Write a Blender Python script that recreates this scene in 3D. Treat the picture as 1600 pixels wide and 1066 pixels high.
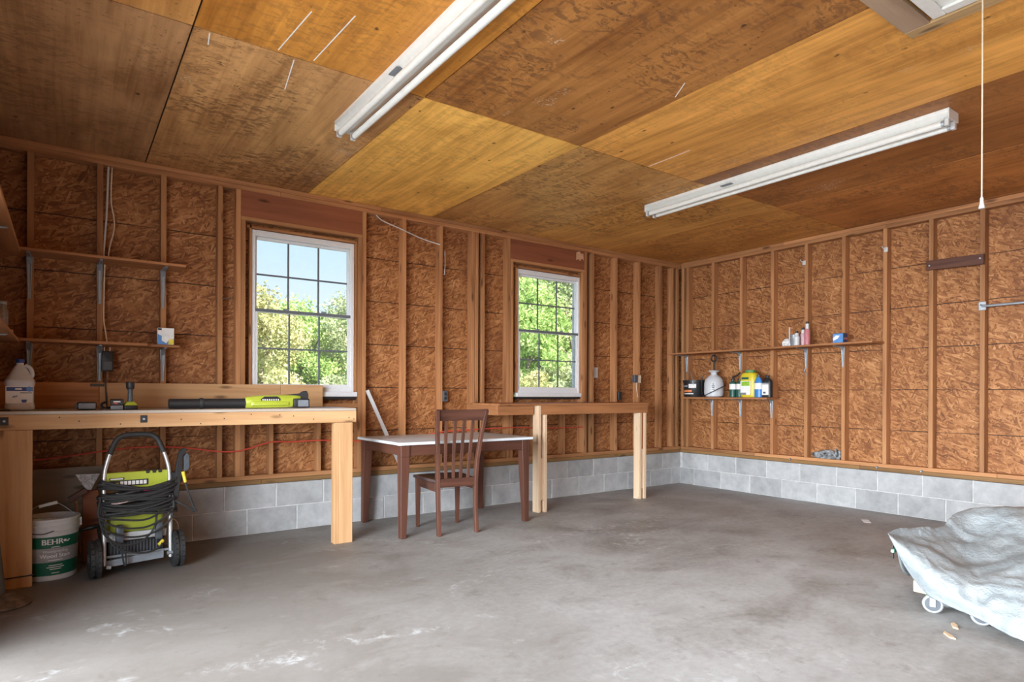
import bpy, bmesh, math, random
from mathutils import Vector, Matrix
random.seed(7)
sc = bpy.context.scene
for o in list(bpy.data.objects):
    bpy.data.objects.remove(o, do_unlink=True)
COL = sc.collection
H = 2.919            # ceiling height; framing faces of the back and right walls are y=0 and x=0

# ------------------------------------------------------------------ camera
cd = bpy.data.cameras.new('camera'); cam = bpy.data.objects.new('camera', cd); COL.objects.link(cam)
cd.sensor_width = 36.0; cd.lens = 36.0*975.18/1600.0
cd.shift_x = (800-790.67)/1600.0; cd.shift_y = (615.96-533)/1600.0
cd.clip_start = 0.05; cd.clip_end = 300
YAW = 0.6156
fw = Vector((math.sin(YAW), math.cos(YAW), 0)); rt = Vector((math.cos(YAW), -math.sin(YAW), 0)); up = Vector((0, 0, 1))
ROLL = 0.004
xr = (rt*math.cos(ROLL) + up*math.sin(ROLL)); yu = (up*math.cos(ROLL) - rt*math.sin(ROLL))
cam.matrix_world = Matrix(((xr.x, yu.x, -fw.x, -6.6947), (xr.y, yu.y, -fw.y, -5.4452), (xr.z, yu.z, -fw.z, 1.1716), (0, 0, 0, 1)))
sc.camera = cam

# ------------------------------------------------------------------ world, sun, daylight at the open doors, exposure
sc.view_settings.view_transform = 'Standard'; sc.view_settings.look = 'None'
sc.view_settings.exposure = 0.46; sc.view_settings.gamma = 1.0; sc.view_settings.use_curve_mapping = False
w = bpy.data.worlds.new('sky'); sc.world = w; w.use_nodes = True
nt = w.node_tree; nt.nodes.clear()
wo = nt.nodes.new('ShaderNodeOutputWorld'); wb = nt.nodes.new('ShaderNodeBackground')
wt = nt.nodes.new('ShaderNodeTexCoord'); ws = nt.nodes.new('ShaderNodeSeparateXYZ'); wr = nt.nodes.new('ShaderNodeValToRGB')
nt.links.new(wt.outputs['Generated'], ws.inputs[0]); nt.links.new(ws.outputs['Z'], wr.inputs[0])
wr.color_ramp.elements[0].position = 0.0; wr.color_ramp.elements[0].color = (0.88, 0.92, 0.95, 1)
wr.color_ramp.elements[1].position = 0.55; wr.color_ramp.elements[1].color = (0.22, 0.44, 0.82, 1)
e = wr.color_ramp.elements.new(0.24); e.color = (0.52, 0.74, 0.98, 1)
nt.links.new(wr.outputs[0], wb.inputs[0]); wb.inputs[1].default_value = 0.88
nt.links.new(wb.outputs[0], wo.inputs[0])
def light(name, kind, loc, d, energy, color, **kw):
    l = bpy.data.lights.new(name, kind); l.energy = energy; l.color = color
    for k, v in kw.items(): setattr(l, k, v)
    o = bpy.data.objects.new(name, l); COL.objects.link(o); o.location = loc
    o.rotation_euler = Vector(d).to_track_quat('-Z', 'Y').to_euler()
    return o
light('sun', 'SUN', (0, 0, 20), (-0.35, 1.0, -0.85), 11.0, (1.0, 0.94, 0.82), angle=0.02)
# lamps for daylight through the left doorway and an added second one for fill
light('open_sky_daylight', 'AREA', (-14.5, -6.5, 3.3), (1, 0.05, -0.10), 6600, (0.88, 0.95, 1.0), shape='RECTANGLE', size=15, size_y=5.6)
light('doorway_daylight', 'AREA', (-8.6, -3.4, 1.35), (1, 0, 0), 150, (0.90, 0.96, 1.0), shape='RECTANGLE', size=3.6, size_y=2.4)
light('added_doorway_fill', 'AREA', (-8.6, -7.2, 1.35), (1, 0, 0), 150, (0.90, 0.96, 1.0), shape='RECTANGLE', size=3.6, size_y=2.4)
sc.cycles.max_bounces = 12; sc.cycles.diffuse_bounces = 6; sc.cycles.transparent_max_bounces = 16
sc.cycles.sample_clamp_indirect = 6.0
sc.cycles.caustics_reflective = False; sc.cycles.caustics_refractive = False

# ------------------------------------------------------------------ helpers: mesh builder
class MB:
    def __init__(s): s.v = []; s.f = []; s.m = []
    def add(s, vs, fs, mi=0):
        n = len(s.v); s.v += [tuple(p) for p in vs]; s.f += [tuple(i+n for i in f) for f in fs]; s.m += [mi]*len(fs); return s
    def box(s, x0, x1, y0, y1, z0, z1, mi=0):
        return s.hexa([(x0,y0,z0),(x1,y0,z0),(x1,y1,z0),(x0,y1,z0),(x0,y0,z1),(x1,y0,z1),(x1,y1,z1),(x0,y1,z1)], mi)
    def hexa(s, p, mi=0):
        return s.add(p, [(0,3,2,1),(4,5,6,7),(0,1,5,4),(1,2,6,5),(2,3,7,6),(3,0,4,7)], mi)
    def bar(s, p0, p1, wx, wy, ref=(0,0,1), w1=None, mi=0):      # rectangular bar from p0 to p1
        p0, p1 = Vector(p0), Vector(p1); d = (p1-p0).normalized(); r = Vector(ref)
        if abs(d.dot(r)) > .95: r = Vector((0, 1, 0))
        a = d.cross(r).normalized(); b = a.cross(d).normalized(); w1 = w1 or (wx, wy); P = []
        for c, (ax, ay) in ((p0, (wx, wy)), (p1, w1)):
            P += [c-a*ax/2-b*ay/2, c+a*ax/2-b*ay/2, c+a*ax/2+b*ay/2, c-a*ax/2+b*ay/2]
        return s.hexa(P, mi)
    def tube(s, pts, r, n=8, caps=True, closed=False, mi=0):
        pts = [Vector(p) for p in pts]; k = len(pts); rs = r if isinstance(r, (list, tuple)) else [r]*k
        base = len(s.v); prev = None
        for i, p in enumerate(pts):
            if closed: d = pts[(i+1) % k]-pts[i-1]
            else: d = pts[min(i+1, k-1)]-pts[max(i-1, 0)]
            d = d.normalized() if d.length > 1e-9 else Vector((0, 0, 1))
            if prev is None:
                a = d.cross(Vector((0.13, 0.21, 1)));
                if a.length < .1: a = d.cross(Vector((1, 0, 0)))
            else: a = prev-d*prev.dot(d)
            a.normalize(); prev = a; b = d.cross(a)
            for j in range(n):
                t = 2*math.pi*j/n; s.v.append(tuple(p+(a*math.cos(t)+b*math.sin(t))*rs[i]))
        for i in range(k if closed else k-1):
            i2 = (i+1) % k
            for j in range(n):
                j2 = (j+1) % n
                s.f.append((base+i*n+j, base+i*n+j2, base+i2*n+j2, base+i2*n+j)); s.m.append(mi)
        if caps and not closed:
            s.f.append(tuple(base+j for j in range(n))[::-1]); s.f.append(tuple(base+(k-1)*n+j for j in range(n))); s.m += [mi, mi]
        return s
    def cyl(s, p0, p1, r0, r1=None, n=20, mi=0): return s.tube([p0, p1], [r0, r0 if r1 is None else r1], n, mi=mi)
    def lathe(s, prof, c=(0,0,0), n=28, sx=1, sy=1, mi=0, caps=True, power=2.0):
        base = len(s.v)
        for r, z in prof:
            for j in range(n):
                t = 2*math.pi*j/n; ct, st = math.cos(t), math.sin(t)
                if power != 2:
                    q = (abs(ct)**power+abs(st)**power)**(-1/power); ct, st = ct*q, st*q
                s.v.append((c[0]+r*ct*sx, c[1]+r*st*sy, c[2]+z))
        for i in range(len(prof)-1):
            for j in range(n):
                j2 = (j+1) % n; s.f.append((base+i*n+j, base+i*n+j2, base+(i+1)*n+j2, base+(i+1)*n+j)); s.m.append(mi)
        if caps:
            s.f.append(tuple(base+j for j in range(n))[::-1]); s.f.append(tuple(base+(len(prof)-1)*n+j for j in range(n))); s.m += [mi, mi]
        return s
    def prism(s, poly, axis, a0, a1, mi=0):     # 2-D outline extruded along an axis
        def P(p, a): return {'x': (a, p[0], p[1]), 'y': (p[0], a, p[1]), 'z': (p[0], p[1], a)}[axis]
        n = len(poly); vs = [P(p, a0) for p in poly]+[P(p, a1) for p in poly]
        fs = [tuple(range(n))[::-1], tuple(range(n, 2*n))]+[(i, (i+1) % n, n+(i+1) % n, n+i) for i in range(n)]
        return s.add(vs, fs, mi)
    def mesh(s, name, mats, bevel=0, seg=1, smooth=True, ang=35):
        me = bpy.data.meshes.new(name); me.from_pydata(s.v, [], s.f)
        for mm in (mats if isinstance(mats, (list, tuple)) else [mats]): me.materials.append(mm)
        for p, mi in zip(me.polygons, s.m): p.material_index = mi
        bm = bmesh.new(); bm.from_mesh(me)
        bmesh.ops.recalc_face_normals(bm, faces=bm.faces)
        if bevel:
            es = [e for e in bm.edges if len(e.link_faces) == 2 and e.calc_face_angle(0) > .5]
            bmesh.ops.bevel(bm, geom=es, offset=bevel, segments=seg, affect='EDGES', profile=.5, clamp_overlap=True)
        bm.to_mesh(me); bm.free()
        if smooth:
            me.polygons.foreach_set('use_smooth', [True]*len(me.polygons)); me.set_sharp_from_angle(angle=math.radians(ang))
        me.update(); return me
    def build(s, name, mats, parent=None, loc=(0,0,0), rot=(0,0,0), **kw):
        return link(name, s.mesh(name, mats, **kw), parent, loc, rot)
def link(name, me, parent=None, loc=(0,0,0), rot=(0,0,0)):
    o = bpy.data.objects.new(name, me); COL.objects.link(o); o.location = loc; o.rotation_euler = rot
    if parent: o.parent = parent
    return o
def tag(o, label, cat, group=None):
    o['label'] = label; o['category'] = cat
    if group: o['group'] = group
    return o
def thing(name, label, cat, loc=(0,0,0), rz=0, group=None):
    o = link(name, None, None, loc, (0, 0, rz)); o.empty_display_size = .05
    return tag(o, label, cat, group)
def structure(o): o['kind'] = 'structure'; return o
def lerp(a, b, t): return a+(b-a)*t
def smooth_path(pts, n=8):       # Catmull-Rom
    P = [Vector(p) for p in pts]; P = [P[0]*2-P[1]]+P+[P[-1]*2-P[-2]]; out = []
    for i in range(1, len(P)-2):
        for k in range(n):
            t = k/n; a, b, c, d = P[i-1:i+3]
            out.append(.5*((2*b)+(c-a)*t+(2*a-5*b+4*c-d)*t*t+(3*b-a-3*c+d)*t**3))
    out.append(P[-2]); return out

# ------------------------------------------------------------------ helpers: materials
def nodes(name):
    m = bpy.data.materials.new(name); m.use_nodes = True; t = m.node_tree
    return m, t, t.nodes['Principled BSDF']
def L(t, a, b): t.links.new(a, b)
def math_n(t, op, a, b=None, clamp=False):
    n = t.nodes.new('ShaderNodeMath'); n.operation = op; n.use_clamp = clamp
    for i, x in enumerate((a, b)):
        if x is None: continue
        if isinstance(x, (int, float)): n.inputs[i].default_value = x
        else: t.links.new(x, n.inputs[i])
    return n.outputs[0]
def mix(t, fac, a, b, blend='MIX'):
    n = t.nodes.new('ShaderNodeMix'); n.data_type = 'RGBA'; n.blend_type = blend
    for s_, x in ((n.inputs[0], fac), (n.inputs[6], a), (n.inputs[7], b)):
        if isinstance(x, (int, float)): s_.default_value = x
        elif isinstance(x, tuple): s_.default_value = (*x[:3], 1)
        else: t.links.new(x, s_)
    return n.outputs[2]
def ramp(t, fac, stops):
    n = t.nodes.new('ShaderNodeValToRGB'); cr = n.color_ramp
    while len(cr.elements) < len(stops): cr.elements.new(.5)
    for el, (p, c) in zip(cr.elements, stops):
        el.position = p; el.color = (*c, 1) if isinstance(c, tuple) else (c, c, c, 1)
    t.links.new(fac, n.inputs[0]); return n.outputs[0]
def noise(t, vec, scale, detail=4, rough=.55, dist=0):
    n = t.nodes.new('ShaderNodeTexNoise'); n.inputs['Scale'].default_value = scale; n.inputs['Detail'].default_value = detail
    n.inputs['Roughness'].default_value = rough; n.inputs['Distortion'].default_value = dist
    if vec is not None: t.links.new(vec, n.inputs['Vector'])
    return n.outputs['Fac']
def bump(t, h, bsdf, strength=.2, dist=.01):
    b = t.nodes.new('ShaderNodeBump'); b.inputs['Strength'].default_value = strength; b.inputs['Distance'].default_value = dist
    t.links.new(h, b.inputs['Height']); t.links.new(b.outputs[0], bsdf.inputs['Normal'])
def coords(t, rnd=31.0):          # object coordinates shifted at random for each object
    tc = t.nodes.new('ShaderNodeTexCoord'); oi = t.nodes.new('ShaderNodeObjectInfo')
    c = t.nodes.new('ShaderNodeCombineXYZ'); r = math_n(t, 'MULTIPLY', oi.outputs['Random'], rnd)
    for i in range(3): t.links.new(r, c.inputs[i])
    a = t.nodes.new('ShaderNodeVectorMath'); a.operation = 'ADD'
    t.links.new(tc.outputs['Object'], a.inputs[0]); t.links.new(c.outputs[0], a.inputs[1])
    return a.outputs[0], oi
def vscale(t, vec, s, rot=(0,0,0)):
    m = t.nodes.new('ShaderNodeMapping'); m.inputs['Scale'].default_value = s; m.inputs['Rotation'].default_value = rot
    t.links.new(vec, m.inputs['Vector']); return m.outputs[0]
def plain(name, color, rough=.5, metal=0, var=.12, scale=30, bmp=0, spec=.5, trans=0, coat=0):
    m, t, b = nodes(name); v, oi = coords(t)
    n = noise(t, v, scale, 3)
    dk = tuple(c*(1-var) for c in color); lt = tuple(min(1, c*(1+var)) for c in color)
    L(t, ramp(t, n, [(.3, dk), (.7, lt)]), b.inputs['Base Color'])
    b.inputs['Roughness'].default_value = rough; b.inputs['Metallic'].default_value = metal
    b.inputs['Specular IOR Level'].default_value = spec
    if trans: b.inputs['Transmission Weight'].default_value = trans
    if coat: b.inputs['Coat Weight'].default_value = coat
    if bmp: bump(t, n, b, bmp, .004)
    return m
def wood(name, light_c, dark_c, axis, rough=.6, fine=70, var=.25, knots=True, knot_c=None, wave=.35, spec=.25):
    m, t, b = nodes(name); v, oi = coords(t)
    lo = 1.4; s = {'x': (lo, fine*.4, fine*.4), 'y': (fine*.4, lo, fine*.4), 'z': (fine*.4, fine*.4, lo)}[axis]
    g1 = noise(t, vscale(t, v, s), 1.0, 5, .6, wave)
    s2 = {'x': (.7, 9, 9), 'y': (9, .7, 9), 'z': (9, 9, .7)}[axis]
    g2 = noise(t, vscale(t, v, s2), 1.0, 2, .5, .8)
    f = math_n(t, 'ADD', math_n(t, 'MULTIPLY', g1, .55), math_n(t, 'MULTIPLY', g2, .45))
    col = ramp(t, f, [(.34, dark_c), (.5, tuple(lerp(d, l, .62) for d, l in zip(dark_c, light_c))), (.66, light_c)])
    if knots:
        s3 = {'x': (2.6, 9, 9), 'y': (9, 2.6, 9), 'z': (9, 9, 2.6)}[axis]
        vo = t.nodes.new('ShaderNodeTexVoronoi'); vo.inputs['Scale'].default_value = 1.0
        t.links.new(vscale(t, v, s3), vo.inputs['Vector'])
        k = ramp(t, vo.outputs['Distance'], [(.07, 1.0), (.17, 0.0)])
        col = mix(t, math_n(t, 'MULTIPLY', k, .75), col, knot_c or tuple(c*.28 for c in dark_c))
    hs = t.nodes.new('ShaderNodeHueSaturation'); L(t, col, hs.inputs['Color'])
    L(t, math_n(t, 'ADD', math_n(t, 'MULTIPLY', oi.outputs['Random'], var), 1-var*.5), hs.inputs['Value'])
    L(t, hs.outputs[0], b.inputs['Base Color']); b.inputs['Roughness'].default_value = rough
    b.inputs['Specular IOR Level'].default_value = spec
    bump(t, g1, b, .12, .004); return m
def osb(name, h):                 # oriented strand board, strands overlapping at many angles
    m, t, b = nodes(name); v, oi = coords(t, 17.0)
    sx = t.nodes.new('ShaderNodeSeparateXYZ'); L(t, v, sx.inputs[0])
    cb = t.nodes.new('ShaderNodeCombineXYZ'); L(t, sx.outputs[h], cb.inputs[0]); L(t, sx.outputs[2], cb.inputs[1])
    p = cb.outputs[0]
    wob = t.nodes.new('ShaderNodeTexNoise'); wob.inputs['Scale'].default_value = 22; L(t, p, wob.inputs['Vector'])
    ad = t.nodes.new('ShaderNodeVectorMath'); ad.operation = 'MULTIPLY_ADD'; L(t, wob.outputs['Color'], ad.inputs[0])
    ad.inputs[1].default_value = (.004, .004, 0); L(t, p, ad.inputs[2]); p2 = ad.outputs[0]
    stops = [(.12, (.095, .031, .011)), (.32, (.215, .080, .027)), (.53, (.335, .138, .049)), (.74, (.46, .215, .087)), (.95, (.67, .39, .18))]
    cols = []; rs = []
    for i, a in enumerate((.25, 1.15, 2.0, 2.75)):
        vo = t.nodes.new('ShaderNodeTexVoronoi'); vo.inputs['Scale'].default_value = 1.0; vo.voronoi_dimensions = '2D'
        mp = t.nodes.new('ShaderNodeMapping'); mp.inputs['Rotation'].default_value = (0, 0, a); mp.inputs['Location'].default_value = (i*3.3, i*1.7, 0)
        L(t, p2, mp.inputs['Vector'])
        m2 = vscale(t, mp.outputs[0], (17, 78, 1)); L(t, m2, vo.inputs['Vector'])
        sp = t.nodes.new('ShaderNodeSeparateColor'); L(t, vo.outputs['Color'], sp.inputs[0])
        gr = noise(t, vscale(t, mp.outputs[0], (20, 260, 1)), 1.0, 2)
        tone = math_n(t, 'ADD', math_n(t, 'MULTIPLY', sp.outputs[0], .62), math_n(t, 'MULTIPLY', gr, .42))
        cols.append(tone); rs.append(sp.outputs[1])
    tone = cols[0]
    for i in (1, 2, 3):
        st = math_n(t, 'GREATER_THAN', rs[i], .58)
        n = t.nodes.new('ShaderNodeMix'); L(t, st, n.inputs[0]); L(t, tone, n.inputs[2]); L(t, cols[i], n.inputs[3]); tone = n.outputs[0]
    tone = math_n(t, 'ADD', math_n(t, 'MULTIPLY', tone, .8), math_n(t, 'MULTIPLY', noise(t, p, 3.6, 4, .6), .46))
    tone = math_n(t, 'SUBTRACT', tone, .14)
    col = ramp(t, tone, stops)
    # nailing lines printed on the sheet every 16 inches
    g = t.nodes.new('ShaderNodeNewGeometry'); s2 = t.nodes.new('ShaderNodeSeparateXYZ'); L(t, g.outputs['Position'], s2.inputs[0])
    zz = math_n(t, 'ADD', s2.outputs[2], math_n(t, 'MULTIPLY', noise(t, g.outputs['Position'], 9, 2), .012))
    fr = math_n(t, 'FRACT', math_n(t, 'DIVIDE', math_n(t, 'SUBTRACT', zz, .829-.2032), .4064))
    d = math_n(t, 'MULTIPLY', math_n(t, 'ABSOLUTE', math_n(t, 'SUBTRACT', fr, .5)), .4064)
    ln = math_n(t, 'MULTIPLY', math_n(t, 'LESS_THAN', d, .0042), ramp(t, noise(t, g.outputs['Position'], 1.7, 2), [(.36, .45), (.46, .95)]))
    col = mix(t, ln, col, (.035, .014, .007))
    # water staining
    st = ramp(t, noise(t, vscale(t, g.outputs['Position'], (2.6, 2.6, .8)), 1.0, 3), [(.56, 0.0), (.74, .5)])
    col = mix(t, st, col, (.13, .042, .018))
    L(t, col, b.inputs['Base Color']); b.inputs['Roughness'].default_value = .62; b.inputs['Specular IOR Level'].default_value = .3
    bump(t, tone, b, .35, .006); return m
def ceiling_ply():
    m, t, b = nodes('ceiling_plywood'); v, oi = coords(t, 23.0)
    g = noise(t, vscale(t, v, (26, 1.1, 1)), 1.0, 5, .6, .6)
    big = noise(t, vscale(t, v, (2.4, .9, 1)), 1.0, 4, .55, 1.3)
    f = math_n(t, 'ADD', math_n(t, 'MULTIPLY', g, .45), math_n(t, 'MULTIPLY', big, .55))
    val = ramp(t, f, [(.32, (.52, .42, .33)), (.5, (.90, .86, .80)), (.68, (1.25, 1.26, 1.22))])
    col = mix(t, 1.0, oi.outputs['Color'], val, 'MULTIPLY')
    # mould and water blotches with grain-aligned flecks; amount stored per sheet in the alpha of the object colour
    bl = ramp(t, noise(t, vscale(t, v, (1.7, 1.2, 1)), 1.0, 3, .55), [(.42, 0.0), (.54, 1.0)])
    fl = ramp(t, noise(t, vscale(t, v, (11, 22, 1)), 1.0, 5, .68, .9), [(.49, 0.0), (.57, 1.0)])
    amt = math_n(t, 'MULTIPLY', math_n(t, 'MULTIPLY', bl, fl), oi.outputs['Alpha'])
    col = mix(t, math_n(t, 'MULTIPLY', amt, .66), col, (.16, .070, .030))
    sp2 = math_n(t, 'MULTIPLY', ramp(t, noise(t, vscale(t, v, (30, 44, 1)), 1.0, 4, .7), [(.60, 0.0), (.66, 1.0)]), ramp(t, noise(t, vscale(t, v, (2.6, 2.1, 1)), 1.0, 2), [(.46, 0.0), (.58, 1.0)]))
    col = mix(t, math_n(t, 'MULTIPLY', sp2, math_n(t, 'MULTIPLY', oi.outputs['Alpha'], .85)), col, (.055, .024, .012))
    # small knots and plugs
    vo = t.nodes.new('ShaderNodeTexVoronoi'); vo.inputs['Scale'].default_value = 1.0; L(t, vscale(t, v, (6.5, 4.5, 1)), vo.inputs['Vector'])
    jit = math_n(t, 'ADD', vo.outputs['Distance'], math_n(t, 'MULTIPLY', math_n(t, 'SUBTRACT', noise(t, v, 60, 3), .5), .13))
    k = ramp(t, jit, [(.045, 1.0), (.085, 0.0)])
    col = mix(t, math_n(t, 'MULTIPLY', k, .8), col, (.05, .022, .012))
    sc_ = math_n(t, 'MULTIPLY', ramp(t, noise(t, vscale(t, v, (3.1, 2.2, 1)), 1.0, 2), [(.66, 0.0), (.74, 1.0)]), ramp(t, noise(t, v, 70, 3), [(.54, 0.0), (.64, .7)]))
    col = mix(t, sc_, col, (.68, .60, .48))
    L(t, col, b.inputs['Base Color']); b.inputs['Roughness'].default_value = .5; b.inputs['Specular IOR Level'].default_value = .3
    bump(t, g, b, .06, .003); return m
def concrete():
    m, t, b = nodes('concrete_floor'); tc = t.nodes.new('ShaderNodeTexCoord'); v = tc.outputs['Object']
    big = noise(t, v, .55, 4, .55, .6); mid = noise(t, vscale(t, v, (1.5, 2.1, 1)), 1.0, 6, .62, .4); fine = noise(t, v, 85, 4)
    f = math_n(t, 'ADD', math_n(t, 'ADD', math_n(t, 'MULTIPLY', mid, .50), math_n(t, 'MULTIPLY', big, .30)), math_n(t, 'MULTIPLY', noise(t, v, 24, 6, .72), .20))
    col = ramp(t, f, [(.36, (.185, .172, .157)), (.45, (.285, .276, .266)), (.54, (.375, .373, .37)), (.66, (.48, .485, .49))])
    # brown dirt, plus painted shade toward the left that tempers the doorway light
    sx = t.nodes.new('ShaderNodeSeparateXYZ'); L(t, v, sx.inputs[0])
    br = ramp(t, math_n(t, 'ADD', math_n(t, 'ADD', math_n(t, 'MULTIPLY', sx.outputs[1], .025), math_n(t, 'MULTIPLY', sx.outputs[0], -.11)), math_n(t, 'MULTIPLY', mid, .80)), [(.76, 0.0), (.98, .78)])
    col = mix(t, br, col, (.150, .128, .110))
    wh = math_n(t, 'MULTIPLY', ramp(t, noise(t, vscale(t, v, (1.1, 1.6, 1)), 1.0, 4, .6, 1.2), [(.56, 0.0), (.70, 1.0)]), ramp(t, noise(t, v, 13, 6, .7, .6), [(.50, 0.0), (.62, .55)]))
    col = mix(t, wh, col, (.58, .59, .60))
    dk = ramp(t, noise(t, v, 6.5, 7, .72), [(.57, 0.0), (.70, .42)])
    col = mix(t, dk, col, (.11, .088, .072))
    L(t, col, b.inputs['Base Color'])
    L(t, ramp(t, mid, [(.35, .50), (.65, .66)]), b.inputs['Roughness']); b.inputs['Specular IOR Level'].default_value = .35
    bump(t, fine, b, .12, .003); return m
def block_mat():
    m, t, b = nodes('concrete_block'); v, oi = coords(t, 9.0)
    n1 = noise(t, v, 7, 6, .65, .2); n2 = noise(t, v, 160, 3)
    f = math_n(t, 'ADD', math_n(t, 'MULTIPLY', n1, .8), math_n(t, 'MULTIPLY', n2, .2))
    col = ramp(t, f, [(.30, (.30, .305, .31)), (.5, (.395, .40, .41)), (.70, (.49, .495, .50))])
    hs = t.nodes.new('ShaderNodeHueSaturation'); L(t, col, hs.inputs['Color'])
    L(t, math_n(t, 'ADD', math_n(t, 'MULTIPLY', oi.outputs['Random'], .22), .90), hs.inputs['Value'])
    L(t, hs.outputs[0], b.inputs['Base Color']); b.inputs['Roughness'].default_value = .85; b.inputs['Specular IOR Level'].default_value = .2
    bump(t, n2, b, .35, .004); return m
def glassy(name, tint=(1,1,1), alpha=.93):
    m = bpy.data.materials.new(name); m.use_nodes = True; t = m.node_tree; t.nodes.clear()
    o = t.nodes.new('ShaderNodeOutputMaterial'); tr = t.nodes.new('ShaderNodeBsdfTransparent'); gl = t.nodes.new('ShaderNodeBsdfGlossy')
    df = t.nodes.new('ShaderNodeBsdfDiffuse'); df.inputs[0].default_value = (.8, .85, .9, 1)
    tr.inputs[0].default_value = (*tint, 1); gl.inputs['Roughness'].default_value = .03
    tc = t.nodes.new('ShaderNodeTexCoord'); n = noise(t, tc.outputs['Object'], 5, 5, .6)
    mx = t.nodes.new('ShaderNodeMixShader'); L(t, ramp(t, n, [(.4, .01), (.75, 1-alpha)]), mx.inputs[0]); L(t, tr.outputs[0], mx.inputs[1]); L(t, df.outputs[0], mx.inputs[2])
    fr = t.nodes.new('ShaderNodeFresnel'); fr.inputs[0].default_value = 1.3
    m2 = t.nodes.new('ShaderNodeMixShader'); L(t, fr.outputs[0], m2.inputs[0]); L(t, mx.outputs[0], m2.inputs[1]); L(t, gl.outputs[0], m2.inputs[2])
    L(t, m2.outputs[0], o.inputs[0]); return m

M = {}
for ax in 'xyz':
    M['stud_'+ax] = wood('framing_pine_'+ax, (.50, .245, .108), (.25, .100, .040), ax, var=.35)
    M['bench_'+ax] = wood('bench_pine_'+ax, (.60, .37, .19), (.42, .22, .10), ax, var=.12)
    M['new_'+ax] = wood('fresh_pine_'+ax, (.78, .59, .41), (.60, .41, .26), ax, var=.10)
    M['brown_'+ax] = wood('brown_stained_'+ax, (.125, .050, .032), (.050, .020, .014), ax, rough=.45, knots=False, var=.1, spec=.3)
    M['shelf_'+ax] = wood('shelf_pine_'+ax, (.46, .205, .085), (.26, .105, .045), ax, var=.2)
M['sill_treated'] = wood('treated_sill_x', (.30, .165, .065), (.15, .080, .035), 'x'); M['sill_treated_y'] = wood('treated_sill_y', (.30, .165, .065), (.15, .080, .035), 'y')
M['header'] = wood('header_board', (.30, .105, .052), (.17, .056, .028), 'x', fine=40)
M['osb_x'] = osb('strand_board_back', 0); M['osb_y'] = osb('strand_board_right', 1)
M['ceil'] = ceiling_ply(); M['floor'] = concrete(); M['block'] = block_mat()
M['mortar'] = plain('mortar', (.58, .58, .58), .9, var=.2, scale=20)
M['white_vinyl'] = plain('white_vinyl', (.74, .76, .79), .35, var=.03)
M['white_paint'] = plain('white_enamel', (.78, .79, .77), .3, var=.04)
M['glass'] = glassy('window_glass')
M['muntin'] = plain('muntin_grey', (.13, .15, .17), .5, var=.05)
M['black'] = plain('black_plastic', (.018, .018, .02), .45); M['rubber'] = plain('black_rubber', (.022, .022, .023), .65, scale=90)
M['dkgrey'] = plain('dark_grey_plastic', (.07, .08, .095), .45); M['grey'] = plain('grey_plastic', (.20, .22, .25), .45)
M['lime'] = plain('lime_plastic', (.40, .46, .045), .38, var=.05); M['steel'] = plain('galvanised_steel', (.36, .40, .44), .5, metal=.6, var=.1)
M['alu'] = plain('aluminium_tube', (.62, .63, .65), .36, metal=.7, var=.08); M['white'] = plain('white_plastic', (.60, .61, .62), .42, var=.04)
M['blue'] = plain('blue_plastic', (.02, .05, .24), .4); M['red'] = plain('red_cable_sheath', (.62, .07, .04), .5)
M['cream'] = plain('cream_cable_sheath', (.72, .60, .46), .5); M['wallgrey'] = plain('exterior_board', (.35, .33, .30), .8)
M['paper'] = plain('paper', (.80, .80, .80), .8, var=.03)
M['rust'] = plain('rusty_iron', (.12, .075, .045), .8, var=.45, scale=22, bmp=.4); M['iron'] = plain('grey_iron', (.085, .078, .07), .62, var=.3, scale=14, bmp=.2)

# ------------------------------------------------------------------ the setting: floor, walls, ceiling
XL, YF = -7.22, -9.2
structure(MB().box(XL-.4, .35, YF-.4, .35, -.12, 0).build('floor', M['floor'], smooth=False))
ZB, ZP = .412, .488         # top of the block wall, top of the sill plates
W1 = (-5.428, -4.519); W2 = (-2.677, -1.737); WZ0, WZ1 = 1.125, 2.549
def wall_with_holes(mb, axis, a0, a1, t0, t1, z0, z1, holes):
    xs = sorted({a0, a1, *[h for hh in holes for h in hh[:2]]})
    for p, q in zip(xs, xs[1:]):
        hh = [h for h in holes if h[0] <= p+1e-6 and h[1] >= q-1e-6]
        segs = [(z0, z1)] if not hh else [(z0, hh[0][2]), (hh[0][3], z1)]
        for s0, s1 in segs:
            if s1-s0 < 1e-4: continue
            if axis == 'x': mb.box(p, q, t0, t1, s0, s1)
            else: mb.box(t0, t1, p, q, s0, s1)
    return mb
wb_ = MB(); wall_with_holes(wb_, 'x', XL-.3, .22, .103, .20, 0, H+.1, [(*W1, WZ0, WZ1), (*W2, WZ0, WZ1)])
wb_.box(XL, .2, .004, .14, 0, ZB-.004)
wall_back = structure(wb_.build('wall_back', [M['mortar']], smooth=False))
wr_ = MB().box(.103, .20, YF-.1, .2, 0, H+.1); wr_.box(.004, .14, YF, .2, 0, ZB-.004)
wall_right = structure(wr_.build('wall_right', [M['mortar']], smooth=False))
def blocks(parent, axis, start, lo, hi, z0, z1):
    j = .009; k = math.floor((lo-start)/.4064); me = {}
    while start+k*.4064 < hi:
        a, b_ = max(lo, start+k*.4064)+j/2, min(hi, start+(k+1)*.4064)-j/2; k += 1
        if b_-a < .03: continue
        wdt = round(b_-a, 3)
        if wdt not in me:
            hw, hz = wdt/2, (z1-z0)/2-.004
            bb = MB()
            if axis == 'x': bb.box(-hw, hw, -.005, .10, -hz, hz)
            else: bb.box(-.005, .10, -hw, hw, -hz, hz)
            me[wdt] = bb.mesh('block', M['block'], bevel=.003)
        c, d = (a+b_)/2, random.uniform(0.002, .0065)
        link('block', me[wdt], parent, (c, d, (z0+z1)/2) if axis == 'x' else (d, c, (z0+z1)/2))
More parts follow.
